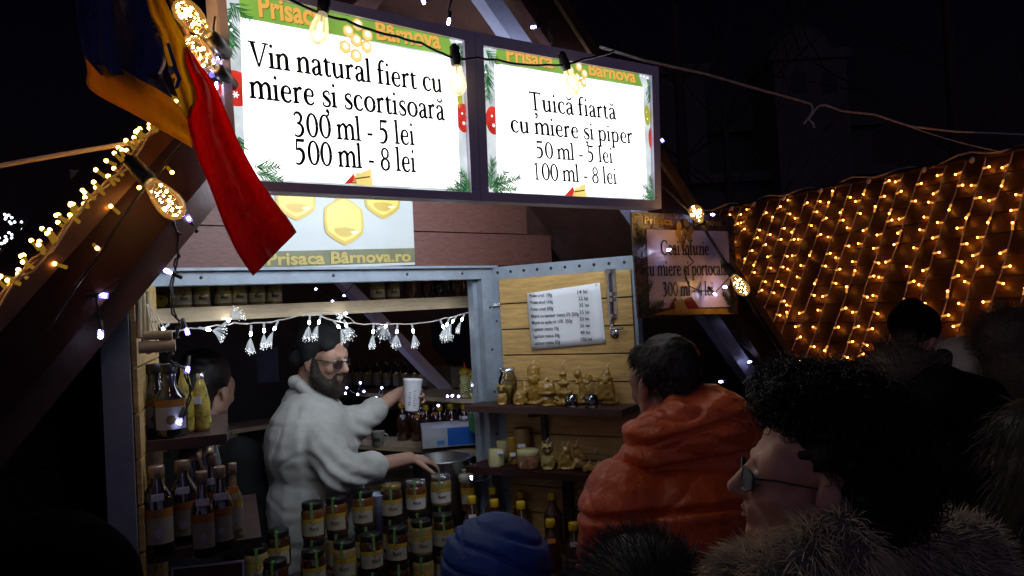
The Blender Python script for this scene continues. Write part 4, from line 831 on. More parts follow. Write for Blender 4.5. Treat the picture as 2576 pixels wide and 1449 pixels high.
def putb(kind, P, label, group=None, yaw=None):
    o = put(B[kind], 'b' + kind, P, YAW(P) if yaw is None else yaw, label)
    if group: o['group'] = group
    return o
# yellow-capped bottles at the right end of the counter (their caps read at these spots)
ycaps = [(1186, 1252, 'yw', 2.56), (1243, 1260, 'yn', 2.6), (1310, 1265, 'yw', 2.55), (1240, 1228, 'yn', 2.72), (1310, 1238, 'yn', 2.72), (1388, 1242, 'yn', 2.6), (1465, 1230, 'yw', 2.6), (1384, 1310, 'yo', 2.42), (1442, 1318, 'yw', 2.4)]
b = MB(); 
ct = thing('side_table', 'dark low table of syrup bottles to the right of the hatch', 'table', at(1330, 1500, 2.55) - ZUP * 0); ct.location.z = 0
c0 = at(1330, 1440, 2.56); 
tb = MB(); tb.box(V((c0.x + .03, c0.y + .0, 1.07)), UF * .26, NF * .17, ZUP * .012); tb.build('table_top', m_dkwood, ct)
for sx2, so2 in ((-.22, -.14), (.22, -.14), (.22, .14), (-.22, .14)): l = MB(); l.box(V((c0.x + .03, c0.y, .529)) + UF * sx2 + NF * so2, UF * .02, NF * .02, ZUP * .529); l.build('leg', m_dkwood, ct)
for k, (x, y, kind, z) in enumerate(ycaps):
    P = at(x, y, z); base = V((P.x, P.y, P.z - .165))
    front = y > 1300
    putb(kind, base, f'yellow-capped syrup bottle on the dark side table, {ORD[k]} of nine' if False else ['yellow-capped syrup bottle with a white tag, leftmost at the side table', 'untagged yellow-capped bottle second in the middle line of the side table', 'yellow-capped bottle with a white tag beside the blue hood', 'yellow-capped bottle at the back left under the door shelf', 'dim yellow-capped bottle at the back before the shelf bracket', 'dim yellow-capped bottle at the back, next to the rightmost', 'tagged bottle at the back right against the orange jacket', 'yellow-capped bottle with an orange tag in front', 'front yellow-capped bottle with a white tag touching the orange sleeve'][k], 'yellow-capped bottles on the side table')
    if base.z > 1.09:
        s = MB(); s.box(V((base.x, base.y, (base.z + 1.082) / 2)), UF * .034, NF * .034, ZUP * ((base.z - 1.083) / 2)); so_ = s.build('crate_block', m_dkwood); tag(so_, f'dark block under the {["leftmost", "second middle", "third middle", "back left", "back second", "back third", "back right", "front orange-tagged", "front right"][k]} yellow-capped bottle', 'block', 'blocks under the bottles')
# big pollen jar with an led on it
P = fp(1180, 1250, -.04); P.z = RIS + .05; t = thing('pollen_jar', 'tall pollen jar with a pale rounded lid at the right end of the rear row', 'jar', P)
b = MB(); b.lathe([(1e-5, 0), (.03, 0), (.032, .005), (.032, .095), (.028, .105)], seg=20); b.build('glass', m_honey, t, True); b = MB(); b.lathe([(.03, .1), (.034, .104), (.034, .122), (.027, .13), (1e-5, .131)], seg=20); b.build('lid', M('waxed cloth lid', (.35, .33, .24), .7, bump=.2), t, True)
b = MB(); band(b, .0328, .03, .08, FRONT - .9, FRONT + .6, 0); band(b, .0332, .06, .085, FRONT - .9, FRONT + .6, 1); o = b.build('label', [m_lab, m_laby], t, True); t.rotation_euler.z = YAW(P)
# white tall cup between the jars
P = fp(951, 1300, -.03); P.z = RIS + .06; t = thing('paper_cup', 'pale blue-white cup standing between the upper honey jars', 'cup', P); b = MB(); b.lathe([(1e-5, 0), (.022, 0), (.026, .12), (.028, .122), (.026, .124), (.024, .122), (.02, .004), (1e-5, .004)], seg=18); b.build('cup_body', M('bluish white cup', (.45, .52, .7), .6), t, True)
# left door shelves
def onD(D, x, y, o, Z): P = D.on(x, y, o); return V((P.x, P.y, Z))
putb('wine', zhit(394, 1094, ZL1 + .0005), 'dark square-shouldered wine bottle at the back of the upper left door shelf'); putb('wine', zhit(432, 1098, ZL1 + .0005), 'dark wine bottle with an orange and white label on the upper left door shelf')
P = zhit(484, 1088, ZL1 + .0005); m_hc = M('yellow herb sachets', (.42, .33, .06), .15, var=.95, scale=45, bump=.3, coat=1)
for k, (dx, h) in enumerate(((-.012, .135), (.014, .115))):
    t = thing('honey_sachet_bottle', ['tall clear bottle with yellow herbs beside the dark wine bottle', 'shorter clear bottle with yellow herbs and a round white sticker'][k], 'bottle', P + V((dx, .02 * k, 0)))
    b = MB(); b.lathe([(1e-5, 0), (.016, 0), (.018, .01), (.019, h * .55), (.012, h * .85), (.007, h)], seg=14); b.build('glass', m_hc, t, True); b = MB(); b.lathe([(.008, h), (.008, h + .012), (1e-5, h + .012)], seg=12); b.build('cap', m_lids, t, True); b = MB(); b.box(V((0, -.02, h * .6)), V((.008, 0, 0)), V((0, .001, 0)), V((0, 0, .008))); b.build('sticker', m_tag, t, True)
for k, (x, y, o, kind, lb) in enumerate(((402, 1386, .05, 'big', 'large dark bottle with a copper cap at the left of the lower door shelf'), (466, 1364, .10, 'big', 'large dark bottle with a copper cap, second on the lower door shelf'), (515, 1398, .135, 'sm', 'slim dark bottle with ridged copper cap at the front of the lower door shelf'), (561, 1380, .175, 'sm', 'slim dark bottle with ridged copper cap beside the pale one'), (592, 1350, .205, 'pl', 'slim straw-coloured bottle with an orange dot at the shelf end'), (540, 1330, .19, 'sm', 'slim dark bottle at the back centre of the lower door shelf'))):
    P = zhit(x, y, ZL2 + .0005)
    putb(kind, P, lb, 'bottles on the lower left door shelf')
for k, (x, y, lb) in enumerate(((485, 1190, 'small jar with a cork lid behind the large dark bottles'), (517, 1175, 'small clear jar behind the slim bottles'))):
    P = zhit(x, y + 120, ZL2 + .0005); t = thing('spice_jar', lb, 'jar', P); b = MB(); b.lathe([(1e-5, 0), (.03, 0), (.032, .008), (.032, .12), (.024, .14), (.024, .15)], seg=16); b.build('glass', m_dkglass, t, True); b = MB(); b.lathe([(.026, .14), (.026, .165), (1e-5, .165)], seg=16); b.build('lid', m_copper, t, True)
P = zhit(533, 1290, ZL2 + .0005); t = thing('green_tipped_bottle', 'clear conical bottle with a bright green pointed tip behind the slim bottles', 'bottle', P); b = MB(); b.lathe([(1e-5, 0), (.026, 0), (.028, .01), (.026, .12), (.012, .2), (.008, .215)], seg=16); b.build('glass', M('blue tinted bottle', (.1, .14, .16), .08, coat=1), t, True); b = MB(); b.lathe([(.009, .21), (.008, .225), (.003, .26), (1e-5, .262)], seg=12); b.build('tip', M('lime green tip', (.4, .6, .05), .4), t, True)
# wooden pan pipes hanging on the left door
t = thing('bamboo_chime', 'pale bamboo pieces tied with string hanging on the left hatch door', 'chime', DL.p(.3, .02, 1.9))
m_bam = M('bamboo', (.5, .4, .22), .5, var=.2, scale=20)
for k, (x, y0, y1, r) in enumerate(((348, 730, 850, .006), (360, 740, 870, .005), (372, 735, 890, .0055))): b = MB(); b.tube([DL.on(x, y0, .022 + .004 * k), DL.on(x + 2, y1, .022 + .004 * k)], r, 9); b.build('bamboo_tube', m_bam, t)
b = MB(); c_ = DL.on(392, 872, .05); b.tube([c_ - DL.N * .03, c_ + DL.N * .035], .012, 12); b.tube([c_ - DL.N * .02 + ZUP * .022, c_ + DL.N * .03 + ZUP * .022], .009, 12); b.build('bamboo_roll', m_bam, t)
b = MB(); 
for k in range(4): b.tube([DL.on(368 + k * 2, 765, .03), c_ + DL.N * (.0 + .01 * k) + ZUP * .012, c_ + DL.N * (.0 + .01 * k) - ZUP * .013], .0012, 4)
b.build('string', m_wick, t)
# framed sheet at the bottom left
t = thing('menu_sheet', 'dark red sheet with a pale border below the left door shelf', 'sign', at(520, 1430, 1.75)); q = [at(430, 1428, 1.72), at(614, 1410, 1.78), at(618, 1560, 1.78), at(436, 1580, 1.72)]
nn = (q[1] - q[0]).cross(q[3] - q[0]).normalized(); nn = nn if nn.y < 0 else -nn
b = MB(); b.prism([q[3], q[2], q[1], q[0]], nn * -.006); b.build('border', m_alu, t); cc = sum(q, V((0, 0, 0))) / 4; i_ = [cc + (p - cc) * .94 + nn * .001 for p in q]; b = MB(); b.add([i_[3], i_[2], i_[1], i_[0]], [(0, 1, 2, 3)]); b.build('print', M('dark red print', (.12, .03, .02), .4, var=.8, scale=25), t)
# ---------------- beeswax candles on the right door
def onR(x, o, Z): # foot on shelf: find point on plane at offset o under pixel column x
    y = 990 if Z > 1.5 else 1140; P = DR.on(x, y, o); return V((P.x, P.y, Z + .0005))
def candle(label, P, prims, mat=None, vox=.0032, wicks=(), disp=lambda c: .0022 * noise.noise(c * 110) + .0012 * noise.noise(c * 260), nm='candle'):
    t = thing(nm, label, 'candle', P); me = blob_mesh([tuple([p[0]] + [V(x) if isinstance(x, (tuple, list)) and i == 0 else (V(x) if p[0] == 'c' and i == 1 else x) for i, x in enumerate(p[1:])]) for p in prims], vox, 1, disp)
    me.materials.append(mat or m_wax); o = bpy.data.objects.new('wax_body', me); COL.objects.link(o); o.parent = t
    if wicks: b = MB(); [b.tube([V(w_), V(w_) + V((.002, 0, .008)), V(w_) + V((.008, 0, .013))], .0011, 5) for w_ in wicks]; b.build('wick', m_wick, t, True)
    t.rotation_euler.z = YAW(P) + .5 * 0; return t
def owl(s=1.): return [('e', (0, 0, .022 * s), (.016 * s, .013 * s, .024 * s), None), ('e', (0, 0, .058 * s), (.018 * s, .014 * s, .016 * s), None), ('c', (-.012 * s, 0, .07 * s), (-.015 * s, 0, .078 * s), .004 * s, .002 * s), ('c', (.012 * s, 0, .07 * s), (.015 * s, 0, .078 * s), .004 * s, .002 * s), ('e', (0, -.002, .004), (.018 * s, .015 * s, .005), None), ('c', (-.014 * s, -.006, .036 * s), (-.016 * s, -.006, .012 * s), .005 * s, .004 * s), ('c', (.014 * s, -.006, .036 * s), (.016 * s, -.006, .012 * s), .005 * s, .004 * s), ('e', (0, -.014 * s, .052 * s), (.003, .003, .004), None)]
def owl_eyes(t, s):
    b = MB()
    for sx_ in (-1, 1): b.lathe([(.0065 * s, 0), (.0065 * s, .001), (.0042 * s, .0014), (.0042 * s, .0004), (1e-5, .0004)], V((sx_ * .0075 * s, -.0128 * s, .06 * s)), V((0, -1, 0)), 14)
    b.build('eye', M('dark wax hollow', (.06, .035, .01), .6), t, True)
t = candle('small beeswax owl candle at the left end of the upper door shelf', onR(1262, .12, ZR1), owl(.95), wicks=[(0, 0, .073)]); owl_eyes(t, .95)
P = onR(1279, .07, ZR1); t = thing('glass_jar', 'clear clip-top glass jar with pale yellow filling inside, behind the owl candle', 'jar', P)
b = MB(); b.lathe([(1e-5, 0), (.03, 0), (.032, .006), (.032, .085), (.024, .1), (.024, .115)], seg=20); b.build('glass', GL('yellowish glass', (.85, .8, .4), .14), t, True); b = MB(); b.lathe([(.027, .108), (.027, .122), (1e-5, .123)], seg=20); b.build('lid', m_steel, t, True); b = MB(); b.lathe([(1e-5, .004), (.025, .004), (.026, .05), (.02, .06), (1e-5, .06)], seg=16); b.build('filling', M('pale yellow filling', (.55, .48, .1), .6, var=.4, scale=80), t, True)
candle('dark hollow beeswax cave shaped candle in front of the glass jar', onR(1306, .11, ZR1), [('e', (0, 0, .02), (.022, .016, .03), None), ('e', (.012, 0, .035), (.012, .01, .018), None), ('e', (0, 0, .004), (.024, .018, .006), None), ('c', (-.016, -.01, .01), (-.01, -.012, .04), .005, .004), ('c', (.016, -.01, .01), (.01, -.012, .04), .005, .004)])
candle('large beeswax bearded man candle, tallest figure on the upper door shelf', onR(1344, .07, ZR1), [('e', (0, 0, .045), (.03, .024, .048), None), ('e', (0, -.004, .105), (.021, .02, .024), None), ('e', (.002, 0, .118), (.022, .021, .016), None), ('e', (0, -.018, .084), (.017, .012, .02), None), ('c', (-.03, -.004, .07), (-.032, -.018, .04), .011, .009), ('c', (.03, -.004, .07), (.03, -.02, .045), .011, .009), ('e', (0, -.022, .104), (.004, .005, .005), None), ('e', (0, 0, .004), (.034, .026, .006), None), ('c', (-.016, -.02, .09), (.016, -.02, .09), .006, .006)], wicks=[(0, 0, .134)])
candle('squat beeswax mushroom house candle in front of the bearded man', onR(1376, .12, ZR1), [('e', (0, 0, .02), (.022, .02, .022), None), ('e', (0, 0, .055), (.03, .026, .026), None), ('e', (0, 0, .044), (.033, .029, .008), None), ('e', (.016, -.005, .076), (.009, .009, .01), None), ('c', (.026, 0, .03), (.04, -.01, .018), .008, .005), ('c', (-.02, -.012, .02), (-.034, -.016, .012), .008, .006), ('e', (0, 0, .004), (.026, .022, .005), None)], wicks=[(-.004, 0, .08)])
def tree_disp(c): return .004 * math.sin(c.z * 190) * max(.2, 1 - c.z / .15) + .0035 * noise.noise(c * 130)
candle('tall beeswax fir tree candle before the price list', onR(1419, .09, ZR1), [('c', (0, 0, .004), (0, 0, .13), .024, .003), ('e', (0, 0, .012), (.029, .027, .014), None), ('e', (0, 0, .042), (.026, .024, .012), None), ('e', (0, 0, .072), (.02, .019, .011), None), ('e', (0, 0, .1), (.013, .012, .011), None)], vox=.003, disp=tree_disp, wicks=[(0, 0, .133)])
candle('beeswax angel candle with raised wing behind the votive glasses', onR(1465, .06, ZR1), [('e', (-.012, 0, .1), (.014, .013, .014), None), ('c', (-.004, 0, .085), (.004, 0, .03), .009, .014), ('c', (0, 0, .075), (.02, -.004, .07), .006, .006), ('e', (.022, .0, .085), (.014, .006, .016), None), ('c', (-.008, 0, .08), (-.02, -.008, .07), .006, .005), ('c', (0, -.004, .03), (-.01, -.012, .008), .008, .007), ('e', (0, 0, .008), (.022, .018, .009), None)], wicks=[(-.012, 0, .113)])
candle('beeswax gnome candle with ribbed beard at the right of the upper door shelf', onR(1524, .07, ZR1), [('e', (0, 0, .045), (.03, .024, .042), None), ('c', (0, 0, .085), (.01, 0, .118), .022, .006), ('e', (0, 0, .086), (.028, .023, .009), None), ('e', (0, -.022, .078), (.006, .006, .006), None)] + [('c', (x_, -.018, .07), (x_ * 1.5, -.022, .022), .006, .004) for x_ in (-.016, -.008, 0, .008, .016)] + [('c', (-.03, -.012, .012), (.034, -.014, .01), .007, .008), ('e', (.03, -.012, .014), (.01, .01, .009), None)], wicks=[(.008, 0, .122)])
for k, x in enumerate((1436, 1486)):
    P = onR(x, .125, ZR1); t = thing('votive_glass', ['small clear votive glass in front of the angel candle', 'small clear votive glass between the angel and the gnome candles'][k], 'glass', P, 'votive glasses'); b = MB(); b.lathe([(1e-5, .0), (.018, 0), (.021, .006), (.0215, .04), (.0195, .04), (.019, .008), (1e-5, .006)], seg=20); b.build('glass', m_glass, t, True); b = MB(); b.lathe([(1e-5, .007), (.0185, .007), (.0185, .026), (1e-5, .026)], seg=18); b.build('wax', M('white wax', (.35, .36, .38), .5), t, True)
# lower shelf
P = onR(1247, .13, ZR2); t = thing('candle', 'pale hexagonal beeswax candle at the left end of the lower door shelf', 'candle', P); b = MB(); b.lathe([(1e-5, 0), (.027, 0), (.029, .006), (.026, .055), (.022, .06), (1e-5, .06)], seg=6); b.build('wax_body', m_wax2, t, True); b = MB(); b.box(V((.016, -.026, .052)), V((.01, 0, .002)), V((0, .001, 0)), V((-.001, 0, .006))); b.build('price_tag', m_tag, t, True)
P = onR(1266, .06, ZR2); t = thing('candle', 'pale beeswax pillar candle behind the hexagonal one', 'candle', P); b = MB(); b.lathe([(1e-5, 0), (.022, 0), (.022, .07), (.019, .075), (1e-5, .074)], seg=18); b.build('wax_body', m_wax2, t, True)
P = onR(1290, .075, ZR2); t = thing('candle', 'tall rolled honeycomb beeswax candle on the lower door shelf', 'candle', P); b = MB(); b.lathe([(1e-5, 0), (.018, 0)] + [(.018 + .0006 * (i % 2), .006 * i) for i in range(1, 16)] + [(.016, .094), (1e-5, .09)], seg=18); b.build('wax_body', m_wax, t, True); b = MB(); b.box(V((.0, -.0195, .035)), V((.01, 0, 0)), V((0, .001, 0)), V((0, 0, .006))); b.build('price_tag', m_tag, t, True)
P = onR(1316, .05, ZR2); t = thing('candle', 'wide dark beeswax pillar candle at the back of the lower door shelf', 'candle', P); b = MB(); b.lathe([(1e-5, 0), (.03, 0), (.03, .118), (.028, .12), (.026, .115), (1e-5, .114)], seg=22); b.build('wax_body', M('brown wax', (.22, .12, .03), .5), t, True); b = MB(); b.box(V((-.004, -.0315, .064)), V((.013, 0, 0)), V((0, .001, 0)), V((0, 0, .006))); b.build('price_tag', m_tag, t, True)
P = onR(1328, .125, ZR2); t = thing('honey_jar', 'wide low jar with a pale lid on the lower door shelf', 'honey jar', P); b = MB(); b.lathe([(1e-5, 0), (.035, 0), (.037, .008), (.037, .04), (.033, .048)], seg=24); b.build('glass', m_dried, t, True); b = MB(); b.lathe([(.036, .045), (.037, .047), (.037, .06), (.035, .063), (1e-5, .063)], seg=24); b.build('lid', m_wax2, t, True)
t = candle('beeswax owl candle in the middle of the lower door shelf', onR(1377, .12, ZR2), owl(1.15), M('olive beeswax', (.3, .22, .06), .5), wicks=[(0, 0, .089)]); owl_eyes(t, 1.15)
candle('dark beeswax cave and animal candle with two white tags', onR(1420, .1, ZR2), [('e', (0, 0, .028), (.024, .018, .036), None), ('e', (.004, 0, .06), (.016, .014, .016), None), ('c', (-.02, -.01, .004), (-.008, -.012, .05), .006, .005), ('c', (.02, -.01, .004), (.012, -.012, .04), .006, .005), ('e', (.005, 0, .004), (.034, .022, .005), None)], wicks=[(-.008, 0, .075), (.01, 0, .077)])
candle('beeswax seated figure candle beside the cave candle', onR(1452, .09, ZR2), [('e', (0, 0, .02), (.02, .016, .022), None), ('e', (.002, 0, .05), (.014, .013, .02), None), ('e', (-.002, 0, .072), (.011, .011, .012), None), ('c', (.012, -.006, .05), (.022, -.012, .035), .006, .005), ('c', (-.01, -.008, .015), (-.018, -.02, .008), .007, .006)], wicks=[(0, 0, .084)])
for k, x in enumerate((1478, 1500, 1522)): candle(f'{["left", "middle", "right"][k]} of three low beeswax log candles on the lower door shelf', onR(x, .125, ZR2), [('c', (-.008, 0, .012), (.008, 0, .012), .011, .011), ('e', (0, 0, .018), (.014, .012, .01), None)], wicks=[(0, 0, .026)])
candle('small beeswax bird candle with a white tag on the lower door shelf', onR(1497, .05, ZR2), [('e', (0, 0, .02), (.015, .012, .02), None), ('e', (.006, 0, .044), (.01, .009, .009), None)], M('brown wax', (.22, .12, .03), .5), wicks=[(0, 0, .05)])
t = thing('rolled_candle', 'long dark rolled candles lying at the right of the lower door shelf', 'candle', onR(1550, .08, ZR2))
for k in range(3): b = MB(); A_0 = DR.p(.33 + .02 * k, .05 + .02 * k, ZR2 + .016 + .022 * (k == 1)); b.tube([A_0, A_0 + DR.D * .2 + DR.N * .02], .014, 12); b.build('roll', M('brown roll', (.12, .06, .02), .6), t)
# ---------------- inside: pot, boxes, bear bottles, back bottles, leds
pt = at(1112, 1150, 2.86); t = thing('steel_pot', 'large open stainless steel pot the seller reaches into', 'pot', V((pt.x, pt.y, 1.0))); Rp = .108; hp = pt.z - 1.0
b = MB(); b.lathe([(1e-5, 0), (Rp, 0), (Rp, hp - .006), (Rp + .004, hp - .004), (Rp + .004, hp), (Rp - .003, hp), (Rp - .004, hp - .08), (1e-5, hp - .08)], seg=36); b.build('pot_body', M('brushed steel', (.42, .43, .45), .28, .9, var=.1, scale=4, stretch=(1, 1, 30)), t, True)
for sg_ in (0, 1):
    b = MB(); an = -.5 if sg_ == 0 else 2.6; pts = [V(((Rp + r_) * math.cos(an + d_), (Rp + r_) * math.sin(an + d_), hp - .035 + h_)) for d_, r_, h_ in ((-.38, 0, 0), (-.36, .03, .004), (-.1, .045, .008), (.1, .045, .008), (.36, .03, .004), (.38, 0, 0))]; b.tube(pts, .0045, 8); b.build('handle', m_steel, t, True)
def boxthing(nm, label, cat, P, hx, hy, hz, yaw, mats, deco=None):
    t = thing(nm, label, cat, P); t.rotation_euler.z = yaw; b = MB(); b.box(V((0, 0, hz)), V((hx, 0, 0)), V((0, hy, 0)), V((0, 0, hz))); b.build('carton', mats, t, True)
    if deco: deco(t, hx, hy, hz)
    return t
m_card = M('brown cardboard', (.12, .085, .05), .8, var=.15)
def deco_blue(t, hx, hy, hz):
    b = MB(); b.add([(-hx * .2, -hy - .0015, .004), (hx - .004, -hy - .0015, .004), (hx - .004, -hy - .0015, hz * 2 - .004), (-hx * .2, -hy - .0015, hz * 2 - .004)], [(0, 1, 2, 3)], 0)
    b.add([(-hx * .55, -hy - .0015, .01), (-hx * .3, -hy - .0015, .01), (-hx * .3, -hy - .0015, hz * .7), (-hx * .55, -hy - .0015, hz * .7)], [(0, 1, 2, 3)], 1); b.build('print', [M('bright blue carton print', (.02, .13, .55), .4), M('light blue patch', (.1, .3, .7), .4)], t, True)
bx = at(1140, 1130, 3.35); bx.z = 1.335
boxthing('carton', 'white and blue carton lying open on the counter behind the pot', 'box', bx, .13, .09, .04, .15, M('white carton', (.5, .52, .56), .6), deco_blue)
gb_ = at(1203, 1065, 3.2); gb_.z = gb_.z - .03; boxthing('carton', 'small green carton on the side shelf by the jamb', 'box', gb_, .035, .04, .04, .2, M('green carton', (.03, .2, .06), .5))
for k, (x, y, w_, h_) in enumerate(((1100, 985, .075, .055), (1150, 985, .04, .05))): q = at(x, y, 3.95); boxthing('carton', ['brown cardboard box on the back shelf', 'lighter small cardboard box beside the bear bottles'][k], 'box', q, w_, .06, h_, .3, m_card if k == 0 else M('light cardboard', (.25, .2, .15), .8))
b = MB(); 
def side_board(nm, label, x0, x1, y, z0, z1):
    A = at(x0, y, z0); B_ = at(x1, y, z1); B_.z = A.z; t = thing(nm, label, 'shelf', A); d = (B_ - A); b = MB(); b.hexa([A - ZUP * .02, B_ - ZUP * .02, B_ - ZUP * .02 + V((0, .25, 0)), A - ZUP * .02 + V((0, .25, 0)), A, B_, B_ + V((0, .25, 0)), A + V((0, .25, 0))]); b.build('board', m_pine2, t); return A.z
zb = side_board('side_shelf', 'pale shelf board of bottles behind the pot', 900, 1216, 1118, 3.55, 3.2)
# crouching bear shaped squeeze bottles with yellow caps
for k, x in enumerate((1172, 1197)):
    P = at(x, 985, 3.4 - .1 * k); t = thing('bear_bottle', ['clear honey bear bottle with yellow cap and red tip, left of two', 'clear honey bear bottle with yellow cap and red tip, next to the jamb'][k], 'bottle', P, 'bear bottles')
    me = blob_mesh([('e', V((0, 0, .035)), (.027, .024, .036), None), ('e', V((0, 0, .085)), (.024, .022, .026), None), ('e', V((0, 0, .006)), (.024, .022, .007), None), ('c', V((-.02, -.01, .055)), V((-.014, -.024, .04)), .008, .007), ('c', V((.02, -.01, .055)), V((.014, -.024, .04)), .008, .007)], .005, 2); me.materials.append(M('pale yellow plastic', (.42, .42, .16), .2, coat=.6)); o = bpy.data.objects.new('bottle_body', me); COL.objects.link(o); o.parent = t
    b = MB(); b.lathe([(.024, .106), (.025, .108), (.024, .125), (.012, .13), (1e-5, .13)], seg=18); b.build('cap', m_ycap, t, True); b = MB(); b.lathe([(.005, .13), (.0035, .155), (1e-5, .156)], seg=10); b.build('tip', M('red tip', (.5, .03, .04), .4), t, True)
q = at(1185, 987, 3.35); t = thing('back_shelf', 'dark back shelf board under the boxes and bear bottles', 'shelf', q)
b = MB(); A = at(900, 988, 3.9); B_ = at(1216, 986, 3.3); B_.z = A.z; q2 = [A, B_, B_ + V((.1, .3, 0)), A + V((0, .3, 0))]; b.hexa([p - ZUP * .018 for p in q2] + q2); b.build('board', m_pine2, t); zs = A.z
for o in COL.objects:
    if o.name.startswith('bear_bottle') or (o.name.startswith('carton') and 'cardboard' in o.get('label', '')): o.location.z = zs + .0005
kk = 0
for row, (yb, z0, z1) in enumerate(((1112, 3.72, 3.4), (1100, 3.85, 3.5))):
    for x in ([1016, 1052, 1076, 1110, 1140, 1172] if row == 0 else [1040, 1066, 1098, 1130, 1160]):
        f = (x - 900) / 316; P = at(x, yb, z0 + (z1 - z0) * f); P.z = zb + .0005
        putb(['yw', 'yl', 'yo', 'yn', 'yl'][(kk * 2 + row) % 5], P, f'yellow-capped honey bottle behind the cup hand, {ORD[kk % 6 if row == 0 else kk - 6]} from the left in the {"front" if row == 0 else "back"} line', 'yellow-capped bottles on the back counter'); kk += 1
for k, x in enumerate((880, 902, 925, 950, 975, 1000, 1022, 1045, 1066)):
    f = (x - 900) / 316; P = at(x, 975, 4.15 - .5 * f); P.z = zs + .0005; putb('dk', P, f'dark labelled bottle on the back shelf behind the seller, {ORD[k]} from the left', 'dark bottles on the back shelf')
t = thing('mug', 'small white tea mug on the pale shelf behind the seller', 'mug', at(950, 1095, 3.5)); t.location.z = zb + .0005; b = MB(); b.lathe([(1e-5, 0), (.025, 0), (.03, .06), (.032, .062), (.028, .06), (.023, .005), (1e-5, .005)], seg=20); b.build('mug_body', m_labw, t, True); b = MB(); bent_text(b, 'tea', .0295, FRONT, .02, .03, .03, 0, .02); b.build('lettering', m_blk, t, True); b = MB(); b.tube([V((.027, 0, .05)), V((.043, 0, .045)), V((.045, 0, .025)), V((.025, 0, .015))], .004, 7); b.build('handle', m_labw, t, True)
LB = [(970, 430), (860, 470), (1000, 500), (950, 525), (850, 515), (1100, 550), (1145, 470), (1160, 548), (1680, 540), (1720, 535), (1770, 540), (1885, 450), (1950, 570), (1605, 615)]
led_pts = [(607 + .3086 * x, 830.6 + .3086 * y) for x, y in LB]
t = thing('led_string', 'cold white leds strung on black wire along the back shelf of bottles', 'string lights', at(940, 1000, 3.5), 'cold white led strings')
zz_ = lambda x: 3.78 - .55 * (x - 870) / 346
b = MB(); o_ = sorted(led_pts); b.tube(chain([at(x, y - 3, zz_(x) - .03) for x, y in o_], .01, 4), .0018, 5); b.build('wire', m_black, t)
for x, y in led_pts: led(t, at(x, y, zz_(x) - .06), V((.2, -1, .2)), 1.2)
t = thing('led_string', 'black wire with two cold leds beside the pot and pollen jar', 'string lights', at(1200, 1200, 2.7), 'cold white led strings'); b = MB(); b.tube(chain([at(1225, 1165, 2.72), at(1218, 1195, 2.71), at(1195, 1210, 2.6), at(1245, 1190, 2.65), at(1300, 1140, 2.68)], .01, 4), .002, 5); b.build('wire', m_black, t); led(t, at(1221, 1177, 2.7), V((.1, -1, -.3))); led(t, at(1186, 1203, 2.57), V((0, -.8, .6)))
t = thing('led_string', 'three cold leds hung at the dark back wall above the high shelf', 'string lights', at(800, 730, 3.4), 'cold white led strings'); b = MB(); b.tube(chain([at(760, 690, 3.4), at(795, 722, 3.4), at(838, 752, 3.4), at(868, 738, 3.4), at(900, 690, 3.4)], .01, 4), .002, 5); b.build('wire', m_black, t)
for x, y in ((795, 727), (837, 757), (866, 744)): led(t, at(x, y, 3.38), V((0, -1, 0)))
# poster on the back wall
q = [at(x, y, 4.0) for x, y in ((566, 880), (698, 872), (702, 960), (570, 968))]
t = thing('poster', 'dim bluish poster on the dark wall behind the seller', 'poster', q[3]); b = MB(); b.prism([q[3], q[2], q[1], q[0]], V((0, .004, 0))); b.build('sheet', M('bluish poster print', (.16, .18, .26), .5, var=.5, scale=4), t)

for o in [o for o in COL.objects if o.parent is None and o.get('label') in ('jar', 'bottle')]:      # prototypes never placed
    for ch in [c for c in COL.objects if c.parent == o] + [c for c in COL.objects if c.parent and c.parent.parent == o] + [o]: bpy.data.objects.remove(ch)
# ------------------------------------------------------------------ flag
fl = thing('flag', 'blue yellow and red flag hanging twisted from its pole beside the larger sign', 'flag', at(480, 300, 1.35))
def sheet(name, Lp, Rp, mat, par, nu=14, nv=40, amp=.012, fr_=3., ph=0., solid=.0012):
    def along(P, t):
        n = len(P) - 1; f = min(t * n, n - 1e-6); i = int(f); u = f - i
        p0, p1, p2, p3 = P[max(i - 1, 0)], P[i], P[i + 1], P[min(i + 2, n)]
        return .5 * (2 * p1 + (p2 - p0) * u + (2 * p0 - 5 * p1 + 4 * p2 - p3) * u * u + (3 * p1 - p0 - 3 * p2 + p3) * u ** 3)
    Lw = [V(p) for p in Lp]; Rw = [V(p) for p in Rp]
    b = MB()
    for j in range(nv + 1):
        t = j / nv; A, B_ = along(Lw, t), along(Rw, t)
        for i in range(nu + 1):
            u = i / nu; P = A.lerp(B_, u); z = P.z + amp * math.sin(fr_ * math.pi * u + ph + t * 2.2) * math.sin(math.pi * min(1, u * 1.0)) ** .5 if 0 < u < 1 else P.z
            b.v.append(at(P.x, P.y, z))
    b.f = [(j * (nu + 1) + i, j * (nu + 1) + i + 1, (j + 1) * (nu + 1) + i + 1, (j + 1) * (nu + 1) + i) for j in range(nv) for i in range(nu)]
    b.mi = [0] * len(b.f); b.sm = [True] * len(b.f)
    return b.build(name, mat, par, solid=solid)
c_blue = CL('flag blue cloth', (.03, .045, .24), .4); c_yellow_shade = CL('flag yellow cloth shaded', (.85, .52, .015), .65); c_red = CL('flag red cloth', (.85, .035, .02), .68)  # yellow of the fold carries its shade in a deeper tone
sheet('blue_stripe', [(182, -90, 1.30), (192, 20, 1.30), (202, 95, 1.31), (213, 140, 1.315), (256, 190, 1.32)], [(352, -90, 1.38), (378, 20, 1.38), (404, 78, 1.37), (417, 152, 1.36), (404, 186, 1.35)], c_blue, fl, 14, 24, .02, 3)
